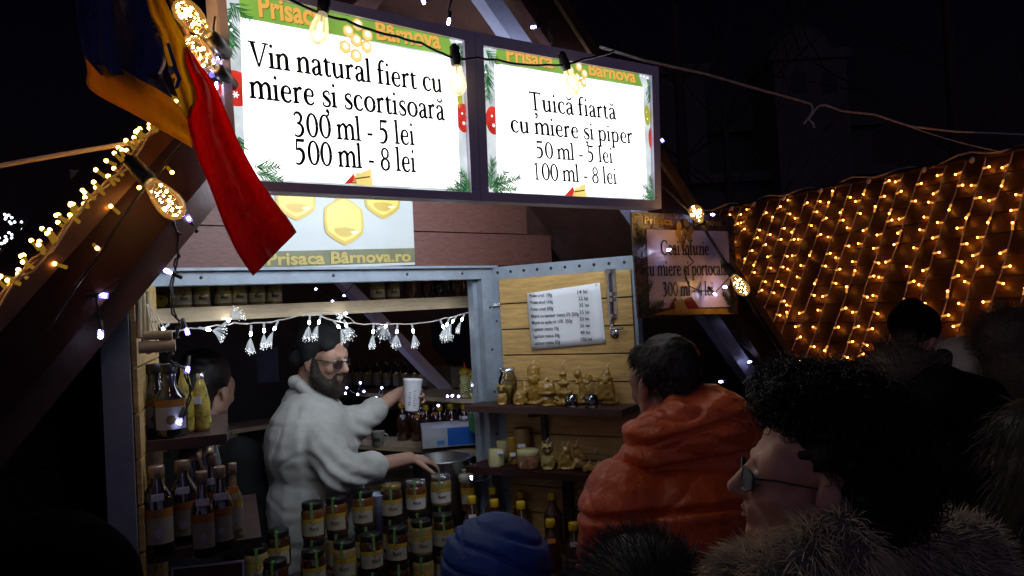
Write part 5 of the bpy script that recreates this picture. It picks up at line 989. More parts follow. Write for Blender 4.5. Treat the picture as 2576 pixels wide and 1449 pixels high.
sheet('blue_fold', [(256, 190, 1.325), (300, 205, 1.33), (350, 235, 1.34)], [(404, 160, 1.36), (412, 200, 1.365), (434, 247, 1.37)], c_blue, fl, 8, 10, .01, 2)
sheet('yellow_fold', [(211, 130, 1.335), (219, 175, 1.33), (228, 226, 1.33), (345, 292, 1.335), (484, 372, 1.35)], [(256, 192, 1.335), (283, 163, 1.32), (350, 200, 1.325), (432, 248, 1.345), (476, 300, 1.35)], c_yellow_shade, fl, 10, 40, .006, 2)
sheet('yellow_stripe', [(360, -60, 1.36), (378, 30, 1.37), (405, 92, 1.365), (430, 190, 1.355), (462, 286, 1.35), (474, 300, 1.35)], [(394, -60, 1.35), (420, 10, 1.35), (470, 112, 1.345), (468, 150, 1.345), (492, 238, 1.34), (476, 292, 1.348)], CL('flag yellow cloth lit', (.85, .66, .03), .6), fl, 12, 40, .012, 3, .5)  # same yellow cloth as the fold, its colour lightened as if lit
sheet('red_stripe', [(466, 118, 1.345), (466, 160, 1.345), (492, 240, 1.34), (472, 290, 1.34), (488, 370, 1.335), (528, 470, 1.33), (566, 570, 1.32), (600, 640, 1.315), (637, 694, 1.31)], [(474, 118, 1.35), (500, 160, 1.36), (538, 210, 1.37), (572, 290, 1.385), (602, 360, 1.39), (646, 440, 1.39), (690, 505, 1.385), (726, 552, 1.38), (746, 584, 1.375)], c_red, fl, 26, 60, .014, 2.4, .3)
b = MB()
for pl, mi in (([(418, 108), (426, 108), (445, 165), (436, 170)], 0), ([(430, 166), (444, 165), (457, 198), (448, 222), (438, 225), (446, 198)], 0), ([(424, 165), (434, 170), (438, 186), (428, 190), (422, 178)], 1), ([(434, 196), (441, 196), (439, 212), (434, 208)], 2)):
    pp = [at(x, y, 1.333) for x, y in pl]; b.add(pp, [tuple(range(len(pp)))], mi)
b.build('emblem', [M('emblem blue', (.02, .03, .25), .6), M('emblem grey', (.25, .24, .2), .6, var=.5, scale=120), M('emblem red', (.4, .03, .02), .6)], fl)
b = MB(); b.tube([at(250, -420, 1.3), at(420, -40, 1.4), at(560, 330, 1.5)], .008, 8); b.build('pole', m_dkwood, fl)
# ------------------------------------------------------------------ neighbouring stall with the curtain of lights
a = rad(155); RD = V((math.sin(a), math.cos(a), 0)); a = rad(245); SH = V((math.sin(a), math.cos(a), 0)); AL = rad(60)
SD = SH * math.cos(AL) - ZUP * math.sin(AL); SN = (SH * math.sin(AL) + ZUP * math.cos(AL)).normalized()
rt = CAM + V((2.274, 5, .665)); RP = lambda t, s, h=0: rt + RD * t + SD * s + SN * h
ns = thing('neighbour_stall', 'dark wooden neighbouring stall with a steep roof behind the crowd', 'market stall', V((rt.x, rt.y, 0)) + RD * -.4)
b = MB()
for k in range(15): s0 = k * .125; b.hexa([RP(-2.6, s0 + .122, .0), RP(2.2, s0 + .122, .0), RP(2.2, s0, -.02), RP(-2.6, s0, -.02), RP(-2.6, s0 + .122, .009), RP(2.2, s0 + .122, .009), RP(2.2, s0, .005), RP(-2.6, s0, .005)])
b.build('roof', M('weathered roof boards', (.12, .046, .014), .5, var=.25, scale=9, bump=.4), ns)
E2 = RP(0, 1.87); 
b = MB(); W0 = RP(-2.5, 1.7, -.1); W1 = RP(2.1, 1.7, -.1); b.hexa([V((W0.x, W0.y, 0)), V((W1.x, W1.y, 0)), V((W1.x, W1.y, 0)) - SH * 1.2, V((W0.x, W0.y, 0)) - SH * 1.2, W0, W1, W1 - SH * .35 + ZUP * .6, W0 - SH * .35 + ZUP * .6]); b.build('stall_wall', m_dkwood, ns)
b = MB(); b.tube([RP(-2.6, 0, .02), RP(2.2, 0, .02)], .018, 8); b.build('ridge', m_dkwood, ns)
tcb = thing('light_curtain_cable', 'pale feeder cable with plugs along the neighbouring roof ridge', 'cable', RP(0, 0, .03)); b = MB(); b.tube([RP(-2.3 + i * .08, -.01 + .02 * math.sin(i * 1.3), .035 + .012 * math.sin(i * .7)) for i in range(50)], .0055, 6); b.build('cable', m_wcable, tcb)
for k in range(11): b = MB(); P = RP(-1.9 + k * .33 + R_.uniform(-.08, .08), .035, .05); b.ball(P, .014, 0, 8, 6, .02, SD); b.build('plug', m_rope, tcb)
N_ST = 27
ts = [-2.0 + 3.35 * k / (N_ST - 1) for k in range(N_ST)]
for k in range(N_ST):
    t0 = ts[k] + R_.uniform(-.018, .018)
    st_ = thing('light_strand', f'warm light strand on the neighbouring roof, {ORD[k] if k < 24 else ["third", "second", "first"][k - 24]} from the {"left" if k < 24 else "right edge"}', 'string lights', RP(t0, 0, .03), 'warm light strands on the neighbouring roof')
    ln = R_.choice([1.62, 1.7, 1.5, 1.66]); pts = []; x = t0
    for i in range(24): x += R_.uniform(-.006, .006); pts.append(RP(x, ln * i / 23, .022 + R_.uniform(0, .006)))
    b = MB(); b.tube(pts, .0042, 4); b.build('cable', m_wcable, st_)
    s = R_.uniform(.05, .14)
    while s < ln:
        i = min(int(s / ln * 23), 22); P = pts[i].lerp(pts[i + 1], s / ln * 23 - i)
        sgn = R_.choice((-1, 1)) if R_.random() < .85 else 0; ax = RD * (sgn * R_.uniform(.6, 1)) + SD * R_.uniform(-.35, .35) + SN * R_.uniform(.0, .14)
        inst('curtain_bulb', mesh_of('curtain_bulb', lambda b: (b.tube([V((0, 0, 0)), V((0, 0, .03))], [.006, .0055], 6, 1), b.ball(V((0, 0, .036)), .0058, 0, 7, 5)), [e_curt, m_curts]), st_, frame_at(P, ax)); s += R_.uniform(.08, .125)
gl = thing('bauble_lights', 'cluster of clear glass baubles glowing warm above the curly hair', 'string lights', at(2075, 945, 3.6))
for x, y, r in ((2045, 952, .034), (2098, 958, .04), (2062, 925, .026), (2130, 975, .03)):
    P = at(x, y, 3.7); b = MB(); b.ball(P, r, 0, 14, 9); g = b.build('bauble', m_bulbglass, gl); b = MB(); b.ball(P + V((0, 0, -.004)), .008, 0, 8, 5); b.ball(P + V((.008, -.012, .004)), .004, 0, 6, 4); b.build('filament', e_curt, g)
b = MB(); b.tube(chain([at(2030, 930, 3.7), at(2050, 935, 3.7), at(2095, 935, 3.7), at(2140, 960, 3.7)], .01, 4), .003, 5); b.build('wire', m_wcable, gl)
# ------------------------------------------------------------------ background: tower, bare trees, tree with leds
ch = thing('church_tower', 'barely visible pale church tower with arched openings against the night sky', 'building', V((14, 44, 0)))
m_stone = M('dark stone', (.055, .044, .038), .8, var=.25, scale=.4)  # even dark colour keeps the tower faint against the sky
def tower(xa, xb, ytop, z, nm, arches=()):
    A, B_ = at(xa, ytop, z), at(xb, ytop, z); wd_ = (B_ - A).length; mid = (A + B_) / 2; top = mid.z
    b = MB(); b.hexa([V((mid.x - wd_ / 2, mid.y, 0)), V((mid.x + wd_ / 2, mid.y, 0)), V((mid.x + wd_ / 2, mid.y + wd_, 0)), V((mid.x - wd_ / 2, mid.y + wd_, 0)), V((mid.x - wd_ / 2, mid.y, top)), V((mid.x + wd_ / 2, mid.y, top)), V((mid.x + wd_ / 2, mid.y + wd_, top)), V((mid.x - wd_ / 2, mid.y + wd_, top))])
    b.box(V((mid.x, mid.y + wd_ / 2, top + .25)), V((wd_ * .56, 0, 0)), V((0, wd_ * .56, 0)), V((0, 0, .25)))
    o = b.build(nm, m_stone, ch)
    for (cx, cy, hw, hh) in arches:
        P = at(cx, cy, z - .03); k = z / F; pts = [P + V((-hw * k, 0, -hh * k)), P + V((hw * k, 0, -hh * k))] + [P + V((hw * k * math.cos(t), 0, hh * k * .3 + hw * k * math.sin(t))) for t in [math.pi * i / 8 for i in range(9)]]
        b = MB(); b.prism(pts, V((0, .1, 0))); b.build('arched_opening', m_blk, o)
    return o, mid, wd_, top
o, mid, wd_, top = tower(1945, 2128, 150, 42, 'tower', [(2010, 205, 20, 32), (2085, 205, 20, 32)])
b = MB(); b.lathe([(wd_ * .5 * math.cos(t), wd_ * .5 * math.sin(t)) for t in [math.pi / 2 * i / 8 for i in range(8)]] + [(1e-4, wd_ * .5)], V((mid.x, mid.y + wd_ / 2, top + .5)), ZUP, 24); b.build('dome', m_stone, ch)
tower(1560, 1770, 190, 45, 'tower', [(1650, 320, 18, 50)]); tower(1770, 2190, 330, 47, 'nave', [(1870, 470, 22, 60), (1990, 470, 22, 60), (2100, 470, 22, 60)]); tower(1560, 2200, 460, 44, 'nave')
m_bark = M('bark', (.04, .024, .017), .9, var=.4, scale=20, bump=.4)
def branch(b, P, d, L, r, depth, rr):
    n = 5; pts = [P]
    for i in range(n): d = (d + V((rr.uniform(-1, 1), rr.uniform(-1, 1), rr.uniform(-.7, 1))) * .18).normalized(); pts.append(pts[-1] + d * (L / n))
    b.tube(pts, [r * (1 - .6 * i / n) for i in range(n + 1)], 5, caps=False)
    if depth > 0:
        for k in range(rr.randint(2, 4)):
            i = rr.randint(2, n); dd = (d + V((rr.uniform(-1, 1), rr.uniform(-1, 1), rr.uniform(-.5, .8))) * .9).normalized(); branch(b, pts[i], dd, L * rr.uniform(.5, .75), r * .5, depth - 1, rr)
def tree(label, base, H, seed, lean=V((0, 0, 0))):
    t = thing('bare_tree', label, 'tree', base); rr = random.Random(seed); b = MB(); pts = [base + ZUP * (H * i / 6) + lean * (i / 6) for i in range(7)]; b.tube(pts, [.16 * H / 9 * (1 - .1 * i) for i in range(7)], 8); b.build('trunk', m_bark, t)
    b = MB()
    for k in range(12): P = pts[3 + k % 4]; a_ = k * 2.4; branch(b, P, V((math.cos(a_), math.sin(a_), .8)).normalized(), H * .38, .03 * H / 9, 3, rr)
    b.build('crown', m_bark, t)
tree('tall bare tree behind the neighbouring stall at the right', V((6.6, 11.5, 0)), 7.5, 5); tree('bare tree with drooping branches behind the right roof edge', V((2.6, 9.2, 0)), 4.6, 11); tree('far bare tree whose twigs show above the smaller sign', V((3.4, 15, 0)), 9, 21)
lt = thing('led_tree', 'small dark bush strung with cold white leds at the far left', 'tree', V((-4.6, 6.6, 0))); b = MB(); rr = random.Random(4); b.tube([V((-4.6, 6.6, 0)), V((-4.55, 6.6, 1.6))], .05, 7); b.build('trunk', m_bark, lt)
b = MB()
for k in range(16): a_ = k * 2.4; branch(b, V((-4.55, 6.6, 1.3 + .03 * k)), V((math.cos(a_), math.sin(a_), 1.0)).normalized(), .8, .015, 2, rr)
b.build('crown', m_bark, lt)
for k in range(70):
    P = at(rr.gauss(18, 34), rr.uniform(535, 690), rr.uniform(6.2, 7.)); 
    inst('led_bulb', mesh_of('led_dot', lambda b: b.ball(V((0, 0, 0)), .011, 0, 7, 5), [e_led2]), lt, frame_at(P, ZUP))
# ------------------------------------------------------------------ people
m_skin = M('skin', (.42, .24, .17), .5, var=.08, scale=30, spec=.4); m_skinp = M('pale skin', (.55, .29, .20), .5, var=.08, scale=30, spec=.4)
m_hairk = M('black hair', (.008, .006, .006), .55); m_hairb = M('dark brown hair', (.02, .012, .008), .6); m_beard = M('brown beard', (.022, .012, .008), .7, bump=.6, bscale=220)
m_blackc = M('black cloth', (.007, .007, .008), .9, var=.3, bump=.3, spec=.15); m_navy = M('navy cloth', (.002, .003, .009), .9, var=.25, spec=.02); m_knit = M('cream knit', (.41, .41, .38), .9, var=.22, scale=9, bump=.6, bscale=420, sheen=.2, dist=.003)
m_orange = M('orange puffer nylon', (.66, .10, .016), .38, var=.12, scale=8, bump=.5, bscale=38, sheen=.1, dist=.012); m_blue = M('blue quilted nylon', (.02, .085, .40), .5, var=.15, bump=.2, bscale=30, dist=.008); m_trous = M('dark trousers', (.02, .02, .028), .8); m_shoe = M('dark shoe leather', (.015, .013, .012), .5)
m_eye = M('eye white', (.55, .53, .5), .2); m_iris = M('dark iris', (.02, .012, .01), .1); m_lip = M('lips', (.25, .05, .045), .7); m_frame = M('spectacle frame', (.015, .015, .018), .25); m_lens = GL('spectacle lens', (.3, .3, .32), .05)
m_furg = M('grey brown fur', (.60, .49, .32), .7, var=.6, scale=14); m_furd = M('dark fur', (.02, .017, .016), .6, var=.5); m_furb = M('brown fur', (.07, .045, .035), .7, var=.4); m_white = M('white plush', (.6, .55, .48), .9, bump=.5, bscale=200); m_black_pl = M('black plush', (.012, .011, .011), .95, bump=.5)
def scl(pr, k): return [(p[0], p[1], p[2], p[3] * k, p[4] * k) if p[0] == 'c' else (p[0], p[1], tuple(r * k for r in p[2]), p[3]) for p in pr]
class Fr:
    def __init__(s, O, f, pitch=0, roll=0, k=1.):
        s.k = k
        f = V((f[0], f[1], 0)).normalized(); r = V((f.y, -f.x, 0)); s.O = V(O)
        s.Y = f * math.cos(pitch) + ZUP * math.sin(pitch); s.Z = ZUP * math.cos(pitch) - f * math.sin(pitch); s.X = r
        if roll: s.X, s.Z = s.X * math.cos(roll) + s.Z * math.sin(roll), s.Z * math.cos(roll) - s.X * math.sin(roll)
    def __call__(s, x, y, z): return s.O + (s.X * x + s.Y * y + s.Z * z) * s.k
    def ax(s): return (s.X, s.Y, s.Z)
def head_prims(h, k=1.):
    E_ = lambda x, y, z, rx, ry, rz: ('e', h(x, y, z), (rx * k, ry * k, rz * k), h.ax())
    Cp = lambda a_, b_, r0, r1: ('c', h(*a_), h(*b_), r0 * k, r1 * k)
    p = [E_(0, -.015, .045, .075, .094, .085), E_(0, .03, -.02, .06, .064, .088), Cp((0, .062, -.083), (0, .066, -.088), .028, .026), Cp((0, .09, .012), (0, .112, -.024), .008, .0125), E_(0, .1, -.03, .016, .012, .009), Cp((-.026, .08, .026), (.026, .08, .026), .0115, .0115), E_(-.04, .05, .02, .03, .034, .04), E_(.04, .05, .02, .03, .034, .04), Cp((-.018, .088, -.052), (.018, .088, -.052), .0085, .0085), Cp((-.014, .086, -.064), (.014, .086, -.064), .0085, .0085), Cp((0, -.035, -.05), (0, -.055, -.2), .056, .062)]
    for s in (-1, 1): p += [Cp((s * .052, 0, -.05), (s * .022, .06, -.09), .025, .02), E_(s * .036, .064, -.022, .026, .024, .024), E_(s * .078, -.012, -.008, .010, .019, .031), E_(s * .079, -.01, -.03, .008, .01, .011)]
    return p
def rotv(v, ax, a): return Quaternion(ax, a) @ v
def hand_prims(W, D, U, curl=.45, side=1, k=1., spread=.06):
    D = D.normalized(); U = (U - D * U.dot(D)).normalized(); S = D.cross(U); p = []
    for i in range(4):
        o = (i - 1.5); K = W + D * (.088 - .004 * abs(o)) * k + S * o * .0205 * k; p.append(('c', W + S * o * .012 * k + D * .012 * k, K, .0145 * k, .0105 * k))
        d = rotv(D, U, -spread * o); q = K
        for L, r0, r1 in zip((.042, .028, .022), (.0092, .0082, .0072), (.0084, .0074, .0062)):
            d = rotv(d, S, -curl * (1 + .12 * o)); L = L * (1, 1.08, 1.02, .8)[i] * k; p.append(('c', q, q + d * L, r0 * k, r1 * k)); q = q + d * L
    q = W + D * .02 * k - S * side * .022 * k; d = (D * .55 - S * side * .75 - U * .25).normalized()
    for L, r0, r1 in ((.045, .0135, .0105), (.034, .0098, .0088), (.026, .0088, .007)): p.append(('c', q, q + d * L * k, r0 * k, r1 * k)); q = q + d * L * k; d = (d + D * .35 - U * .15).normalized()
    return p
def person(label, hc, hf, bf=None, pitch=0., arms=None, vox=.009, skin=None, k=1., lean=V((0, 0, 0)), group=None, broad=1.):
    """standing body, one skin: head, neck, torso, two arms with hands, two legs; returns root and joints"""
    bf = bf or hf; h = Fr(hc, hf, pitch, k=k); b_ = Fr(hc, bf); hz = hc.z
    nb = h(0, -.055, -.2); sh = {s: nb + b_.X * (s * .165 * k * broad) - ZUP * .045 * k for s in (-1, 1)}
    pel = V((nb.x, nb.y, 0)) + lean + ZUP * (hz * .52); hip = {s: pel + b_.X * s * .09 * k for s in (-1, 1)}
    foot = {s: V((hip[s].x, hip[s].y, .045)) for s in (-1, 1)}; kne = {s: (hip[s] + foot[s]) / 2 + b_.Y * .03 for s in (-1, 1)}
    pr = head_prims(h, k) + [('c', nb, nb - ZUP * .12 * k + (pel - nb) * .1, .075 * k, .12 * k), ('c', nb.lerp(pel, .25), pel, .125 * k * broad, .13 * k * broad), ('c', sh[-1], sh[1], .055 * k, .055 * k)]
    arms = arms or {}
    J = dict(h=h, b=b_, nb=nb, sh=sh, pel=pel, hip=hip, foot=foot, kne=kne, arm={})
    for s in (-1, 1):
        pr += [('c', hip[s], kne[s], .085 * k, .058 * k), ('c', kne[s], foot[s] + ZUP * .03, .055 * k, .038 * k), ('c', foot[s] + ZUP * -.005, foot[s] + b_.Y * .15 * k - ZUP * .012, .038 * k, .03 * k)]
        if s in arms: el, wr, hd, up, curl, thumb = arms[s]
        else: el = sh[s] + b_.X * s * .05 - ZUP * .27 * k - b_.Y * .03; wr = el - ZUP * .22 * k + b_.Y * .08; hd = -ZUP + b_.Y * .3; up = b_.X * s; curl = .35; thumb = 1 if s > 0 else -1
        pr += [('c', sh[s], el, .048 * k, .04 * k), ('c', el, wr, .041 * k, .027 * k)] + hand_prims(wr, hd, up, curl, thumb, k); J['arm'][s] = (el, wr)
    me = blob_mesh(pr, vox, 2); base = V((pel.x, pel.y, 0)); me.transform(Matrix.Translation(-base)); me.name = 'person'; me.materials.append(skin or m_skin)
    o = bpy.data.objects.new('person', me); COL.objects.link(o); o.location = base; tag(o, label, 'person', group)
    J['root'] = o
    blob('trousers', [q for s in (-1, 1) for q in (('c', hip[s] + ZUP * .03, kne[s], .11 * k, .078 * k), ('c', kne[s], foot[s] + ZUP * .06, .075 * k, .062 * k))] + [('c', hip[-1], hip[1], .125 * k * broad, .125 * k * broad)], .018, m_trous, o)
    for s in (-1, 1): blob('shoe', [('c', foot[s] - ZUP * .0, foot[s] + b_.Y * .15 * k - ZUP * .01, .048 * k, .036 * k), ('c', foot[s], foot[s] + ZUP * .05, .047 * k, .05 * k)], .012, m_shoe, o)
    return o, J
def coat_prims(J, puff=.0, length=.75, k=1., broad=1.):
    nb, sh, pel, b_ = J['nb'], J['sh'], J['pel'], J['b']; hem = V((pel.x, pel.y, pel.z * length))
    pr = [('c', nb + ZUP * .02, nb - ZUP * .1, .085 + puff * .5, .15 + puff), ('c', nb.lerp(pel, .22), nb.lerp(pel, .6), (.165 + puff) * broad, (.175 + puff) * broad), ('c', nb.lerp(pel, .6), hem, (.175 + puff) * broad, (.19 + puff) * broad), ('c', sh[-1] - ZUP * .01, sh[1] - ZUP * .01, .085 + puff, .085 + puff)]
    for s in (-1, 1):
        el, wr = J['arm'][s]; pr += [('c', sh[s], el, .082 + puff, .068 + puff * .8), ('c', el, wr, .068 + puff * .8, .05 + puff * .5)]
    return pr
def crease(c, a=.012, f=6., sz=1.6, k=5.):      # sharp valleys where the noise crosses zero
    n = noise.noise(V((c.x * f, c.y * f, c.z * f * sz))); return -a * max(0., 1 - abs(n) * k) ** 2 + a * .5 * abs(n)
def wrinkle(a=.006, f=9.):
    return lambda c: a * noise.noise(V((c.x * f, c.y * f, c.z * f * 1.8))) + a * .6 * noise.noise(c * f * 2.7)
m_lensd = M('dark tinted lens', (.008, .008, .01), .18)
def face_bits(J, k=1., glasses=None, lips=True, lens=None):
    h = J['h']; r = J['root']; b = MB()
    for s in (-1, 1):
        c = h(s * .032, .0785, .002); b.ball(c, .0115 * k, 0, 10, 7); b.ball(c + h.Y * .0065 * k, .006 * k, 1, 8, 6)
    b.build('eyes', [m_eye, m_iris], r)
    b = MB()
    for s in (-1, 1): b.tube([h(s * .014, .086, .026), h(s * .03, .081, .032), h(s * .045, .066, .028)], .0026, 5)
    b.build('eyebrows', m_hairb, r)
    if lips: b = MB(); b.tube([h(-.02, .088, -.057), h(-.008, .0965, -.0535), h(.008, .0965, -.0535), h(.02, .088, -.057)], .0036, 6); b.tube([h(-.016, .09, -.063), h(0, .0955, -.0655), h(.016, .09, -.063)], .0042, 6); b.build('lips', m_lip, r)
    if glasses:
        b = MB(); g = MB()
        for s in (-1, 1):
            pts = [h(s * .034 + .024 * math.cos(t), .102 - .014 * max(0, s * math.cos(t)), -.002 + .018 * math.sin(t)) for t in [6.2832 * i / 18 for i in range(19)]]; b.tube(pts, .0014, 5, caps=False); g.add(pts[:-1], [tuple(range(18))])
            b.tube([h(s * .058, .089, .004), h(s * .074, .06, .008), h(s * .08, -.01, .004), h(s * .08, -.03, -.012)], .0017, 5)
        b.tube([h(-.013, .1, .006), h(0, .104, .009), h(.013, .1, .006)], .0014, 5); o = b.build('spectacles', m_frame, r); g.build('lens', lens or m_lens, o)
# --- seller
hc = at(812, 903, 2.68); hf = (.93, -.36)
bl = V((-.03, .12, 0))
Wn = at(1030, 1153, 2.70); En = at(856, 1192, 2.47); Wf = at(996, 994, 2.872); Ef = at(885, 1072, 2.72)
sel, J = person('bearded seller in a cream sweater and black beanie, holding up a white cup', hc, hf, (.93, .36), -.2, {1: (En, Wn, at(1100, 1160, 2.78) - Wn, ZUP + V((0, -.35, 0)), .28, -1), -1: (Ef, Wf, at(1066, 985, 2.872) - Wf, V((.0, 1, .0)), .8, 1)}, .0048, m_skin, .86, V((.02, .0, 0)), broad=.72)
face_bits(J, k=.86, glasses=True, lips=False); h = J['h']
blob('beanie', scl([('e', h(0, -.028, .066), (.086, .102, .086), h.ax()), ('e', h(0, -.045, .095), (.08, .09, .07), h.ax()), ('c', h(-.072, -.02, .012), h(-.068, -.02, .05), .026, .03), ('c', h(.072, -.02, .012), h(.068, -.02, .05), .026, .03), ('c', h(-.05, -.08, -.01), h(.05, -.08, -.01), .036, .036), ('c', h(0, -.1, .02), h(0, -.09, .08), .035, .035), ('c', h(-.06, .05, .062), h(.06, .05, .062), .02, .02)], .86), .006, M('black knit hat', (.004, .004, .005), .95, bump=.6, bscale=160), sel, 4, wrinkle(.003, 25))
bp = [('e', h(0, .065, -.1), (.042, .036, .042), h.ax()), ('c', h(-.02, .088, -.044), h(.02, .088, -.044), .008, .008), ('c', h(0, .07, -.11), h(0, .062, -.135), .036, .024)]
for s in (-1, 1): bp += [('c', h(s * .068, .0, .0), h(s * .06, .02, -.06), .014, .024), ('c', h(s * .06, .02, -.06), h(s * .03, .065, -.1), .026, .03), ('c', h(s * .026, .088, -.05), h(s * .03, .078, -.08), .009, .014)]
bd = blob('beard', scl(bp, .86), .005, m_beard, sel, 2, wrinkle(.003, 40)); fur('beard_hair', bd, 2600, .011, .0006, m_beard, bd, V((0, 0, -.8)), .5)
cuffn = En.lerp(Wn, .42); cuff = Ef.lerp(Wf, .42)
sh = J['sh']; nb = J['nb']; pel = J['pel']
sw = [('c', nb + ZUP * .0, nb - ZUP * .1, .085, .13), ('c', nb.lerp(pel, .18), nb.lerp(pel, .98), .15, .165), ('e', at(785, 1130, 2.66), (.155, .18, .2), None), ('e', at(797, 1275, 2.66), (.168, .19, .24), None), ('e', at(800, 1400, 2.66), (.165, .19, .22), None), ('c', sh[1], sh[-1], .08, .08), ('c', sh[1], En, .078, .062), ('c', En, cuffn, .066, .05), ('c', sh[-1], Ef, .078, .064), ('c', Ef, cuff, .064, .05), ('c', cuffn, cuffn + (Wn - En).normalized() * .014, .053, .052), ('c', cuff, cuff + (Wf - Ef).normalized() * .014, .053, .052)]
def swd(c):
    d = .006 * noise.noise(V((c.x * 7, c.y * 7, c.z * 13))) + .003 * noise.noise(V((c.x * 16, c.y * 16, c.z * 34)))
    d -= .0045 * max(0., 1 - abs(noise.noise(V((c.x * 6 + c.z * 3, c.y * 6, c.z * 9 - c.x * 4)))) * 6) ** 2
    for P, w_ in ((En, .13), (Ef, .12)):
        q = (c - P).length
        if q < w_: d += .011 * math.sin((c.z - P.z) * 120 + (c.x - P.x) * 95) * (1 - q / w_)
    return d
blob('sweater', sw, .008, m_knit, sel, 3, swd)
blob('collar', scl([('c', h(.07, -.04, -.105), h(.062, .03, -.145), .03, .024), ('c', h(-.07, -.04, -.105), h(-.062, .03, -.145), .03, .024), ('c', h(-.06, -.075, -.10), h(.06, -.075, -.10), .034, .034), ('c', h(.06, .03, -.155), h(.01, .075, -.19), .024, .018), ('c', h(-.06, .03, -.155), h(-.01, .075, -.19), .024, .018)], .72), .006, m_knit, sel, 3)
# cup held by the seller
c0 = at(1036, 1033, 2.815); t = thing('paper_cup', 'white ribbed paper cup held up by the seller', 'cup', c0); b = MB(); prof = [(1e-5, 0), (.0235, 0), (.024, .002)] + [(.024 + .0085 * i / 20 + .0004 * (i % 2), .002 + .105 * i / 20) for i in range(1, 20)] + [(.034, .108), (.0345, .111), (.033, .113), (.031, .109), (.023, .006), (1e-5, .006)]
b.lathe(prof, seg=26); b.build('cup_body', M('white paper cup', (.72, .72, .76), .6, var=.04), t, True); b = MB()
for i in range(9): band(b, .0292 + .0003, .022 + i * .0085, .026 + i * .0085, FRONT - .5 + .05 * (i % 3), FRONT - .2 + .06 * (i % 2), 0, 4); band(b, .0302, .02 + i * .0085, .023 + i * .0085, FRONT + .15, FRONT + .5 - .08 * (i % 3), 0, 4)
b.build('print', M('grey cup print', (.35, .35, .38), .6), t, True); t.rotation_euler = (0, rad(5), .1)
# --- helper in the dark at the left inside
hp_, J = person('dark haired helper in a fur vest, half hidden behind the left door bottles', at(522, 985, 2.75), (.25, .97), vox=.009, pitch=-.15); h = J['h']
hb = blob('hair', [('e', h(0, -.03, .06), (.09, .1, .09), h.ax()), ('c', h(0, -.07, .02), h(0, -.08, -.1), .07, .06), ('c', h(.06, -.02, .04), h(.055, -.03, .05), .035, .03), ('c', h(-.06, -.02, .04), h(-.055, -.03, .05), .035, .03)], .009, m_hairk, hp_, 3, wrinkle(.004, 30))
blob('coat', coat_prims(J, .01), .016, m_blackc, hp_, 3, wrinkle()); cb = blob('fur_collar', [('c', h(-.09, -.06, -.2), h(.09, -.06, -.2), .07, .07), ('c', h(.1, -.04, -.22), h(.08, .1, -.3), .06, .05), ('c', h(-.1, -.04, -.22), h(-.08, .1, -.3), .06, .05)], .014, m_furb, hp_); fur('fur_hair', cb, 2600, .04, .001, M('tan fur', (.14, .11, .07), .8, var=.5), cb, V((0, 0, -.4)), .7)
# --- man in the orange puffer jacket
om, J = person('man with short dark hair in a bright orange puffer jacket, seen from behind', at(1672, 968, 1.9), (-.42, .9), (-.3, .95), vox=.008, skin=m_skin, pitch=-.08, broad=.95, k=.92); h = J['h']
hb = blob('hair', [('e', h(0, -.025, .052), (.073, .09, .076), h.ax()), ('c', h(0, -.068, .03), h(0, -.06, -.05), .056, .044), ('c', h(-.056, -.03, .03), h(-.06, -.018, .01), .026, .02), ('c', h(.056, -.03, .03), h(.06, -.018, .01), .026, .02), ('c', h(-.035, .045, .078), h(.035, .045, .078), .03, .03)], .006, m_hairk, om, 3, wrinkle(.003, 35)); fur('hair_strands', hb, 5200, .013, .0007, m_hairk, hb, V((-.2, .2, -1.3)), .35)
J['sh'] = {s: p - ZUP * .035 for s, p in J['sh'].items()}; sh = J['sh']; nb = J['nb']; b_ = J['b']; zt = nb.z
SEAM = [zt - .06 - .1 * i for i in range(8)]
def puffd(c):
    d = .006 * noise.noise(V((c.x * 7, c.y * 7, c.z * 10))) + .004 * noise.noise(V((c.x * 18, c.y * 18, c.z * 30)))
    d += crease(c, .005, 7., 1.5, 6.)
    zz = c.z + .02 * noise.noise(c * 4) + .25 * abs((c - nb).dot(b_.X)) ** 1.5
    for s in SEAM: d -= .020 * math.exp(-((zz - s) / .007) ** 2) - .010 * math.exp(-((zz - s) / .04) ** 2)
    return d
blob('puffer_jacket', coat_prims(J, .035, .86, broad=1.0), .0065, m_orange, om, 5, puffd)
hp = [('c', at(1668, 1125, 1.80), at(1800, 1085, 1.80), .098, .105), ('c', at(1650, 1110, 1.83), at(1640, 1130, 1.95), .07, .06), ('c', at(1810, 1075, 1.82), at(1835, 1070, 1.98), .085, .06), ('c', at(1690, 1165, 1.79), at(1800, 1150, 1.79), .075, .085)]
def hoodd(c):
    q = c - at(1735, 1110, 1.80); return crease(c, .006, 8., 2.6, 6.) + .009 * math.sin(q.z * 80 + q.x * 22 + 4 * noise.noise(c * 9)) * max(0, noise.noise(c * 6) + .6) + .006 * noise.noise(V((c.x * 14, c.y * 14, c.z * 40))) - .014 * math.exp(-((q.z + .03 - .12 * q.x) / .005) ** 2) - .010 * math.exp(-((q.z - .04 - .25 * q.x) / .004) ** 2)
blob('hood', hp, .006, m_orange, om, 5, hoodd)
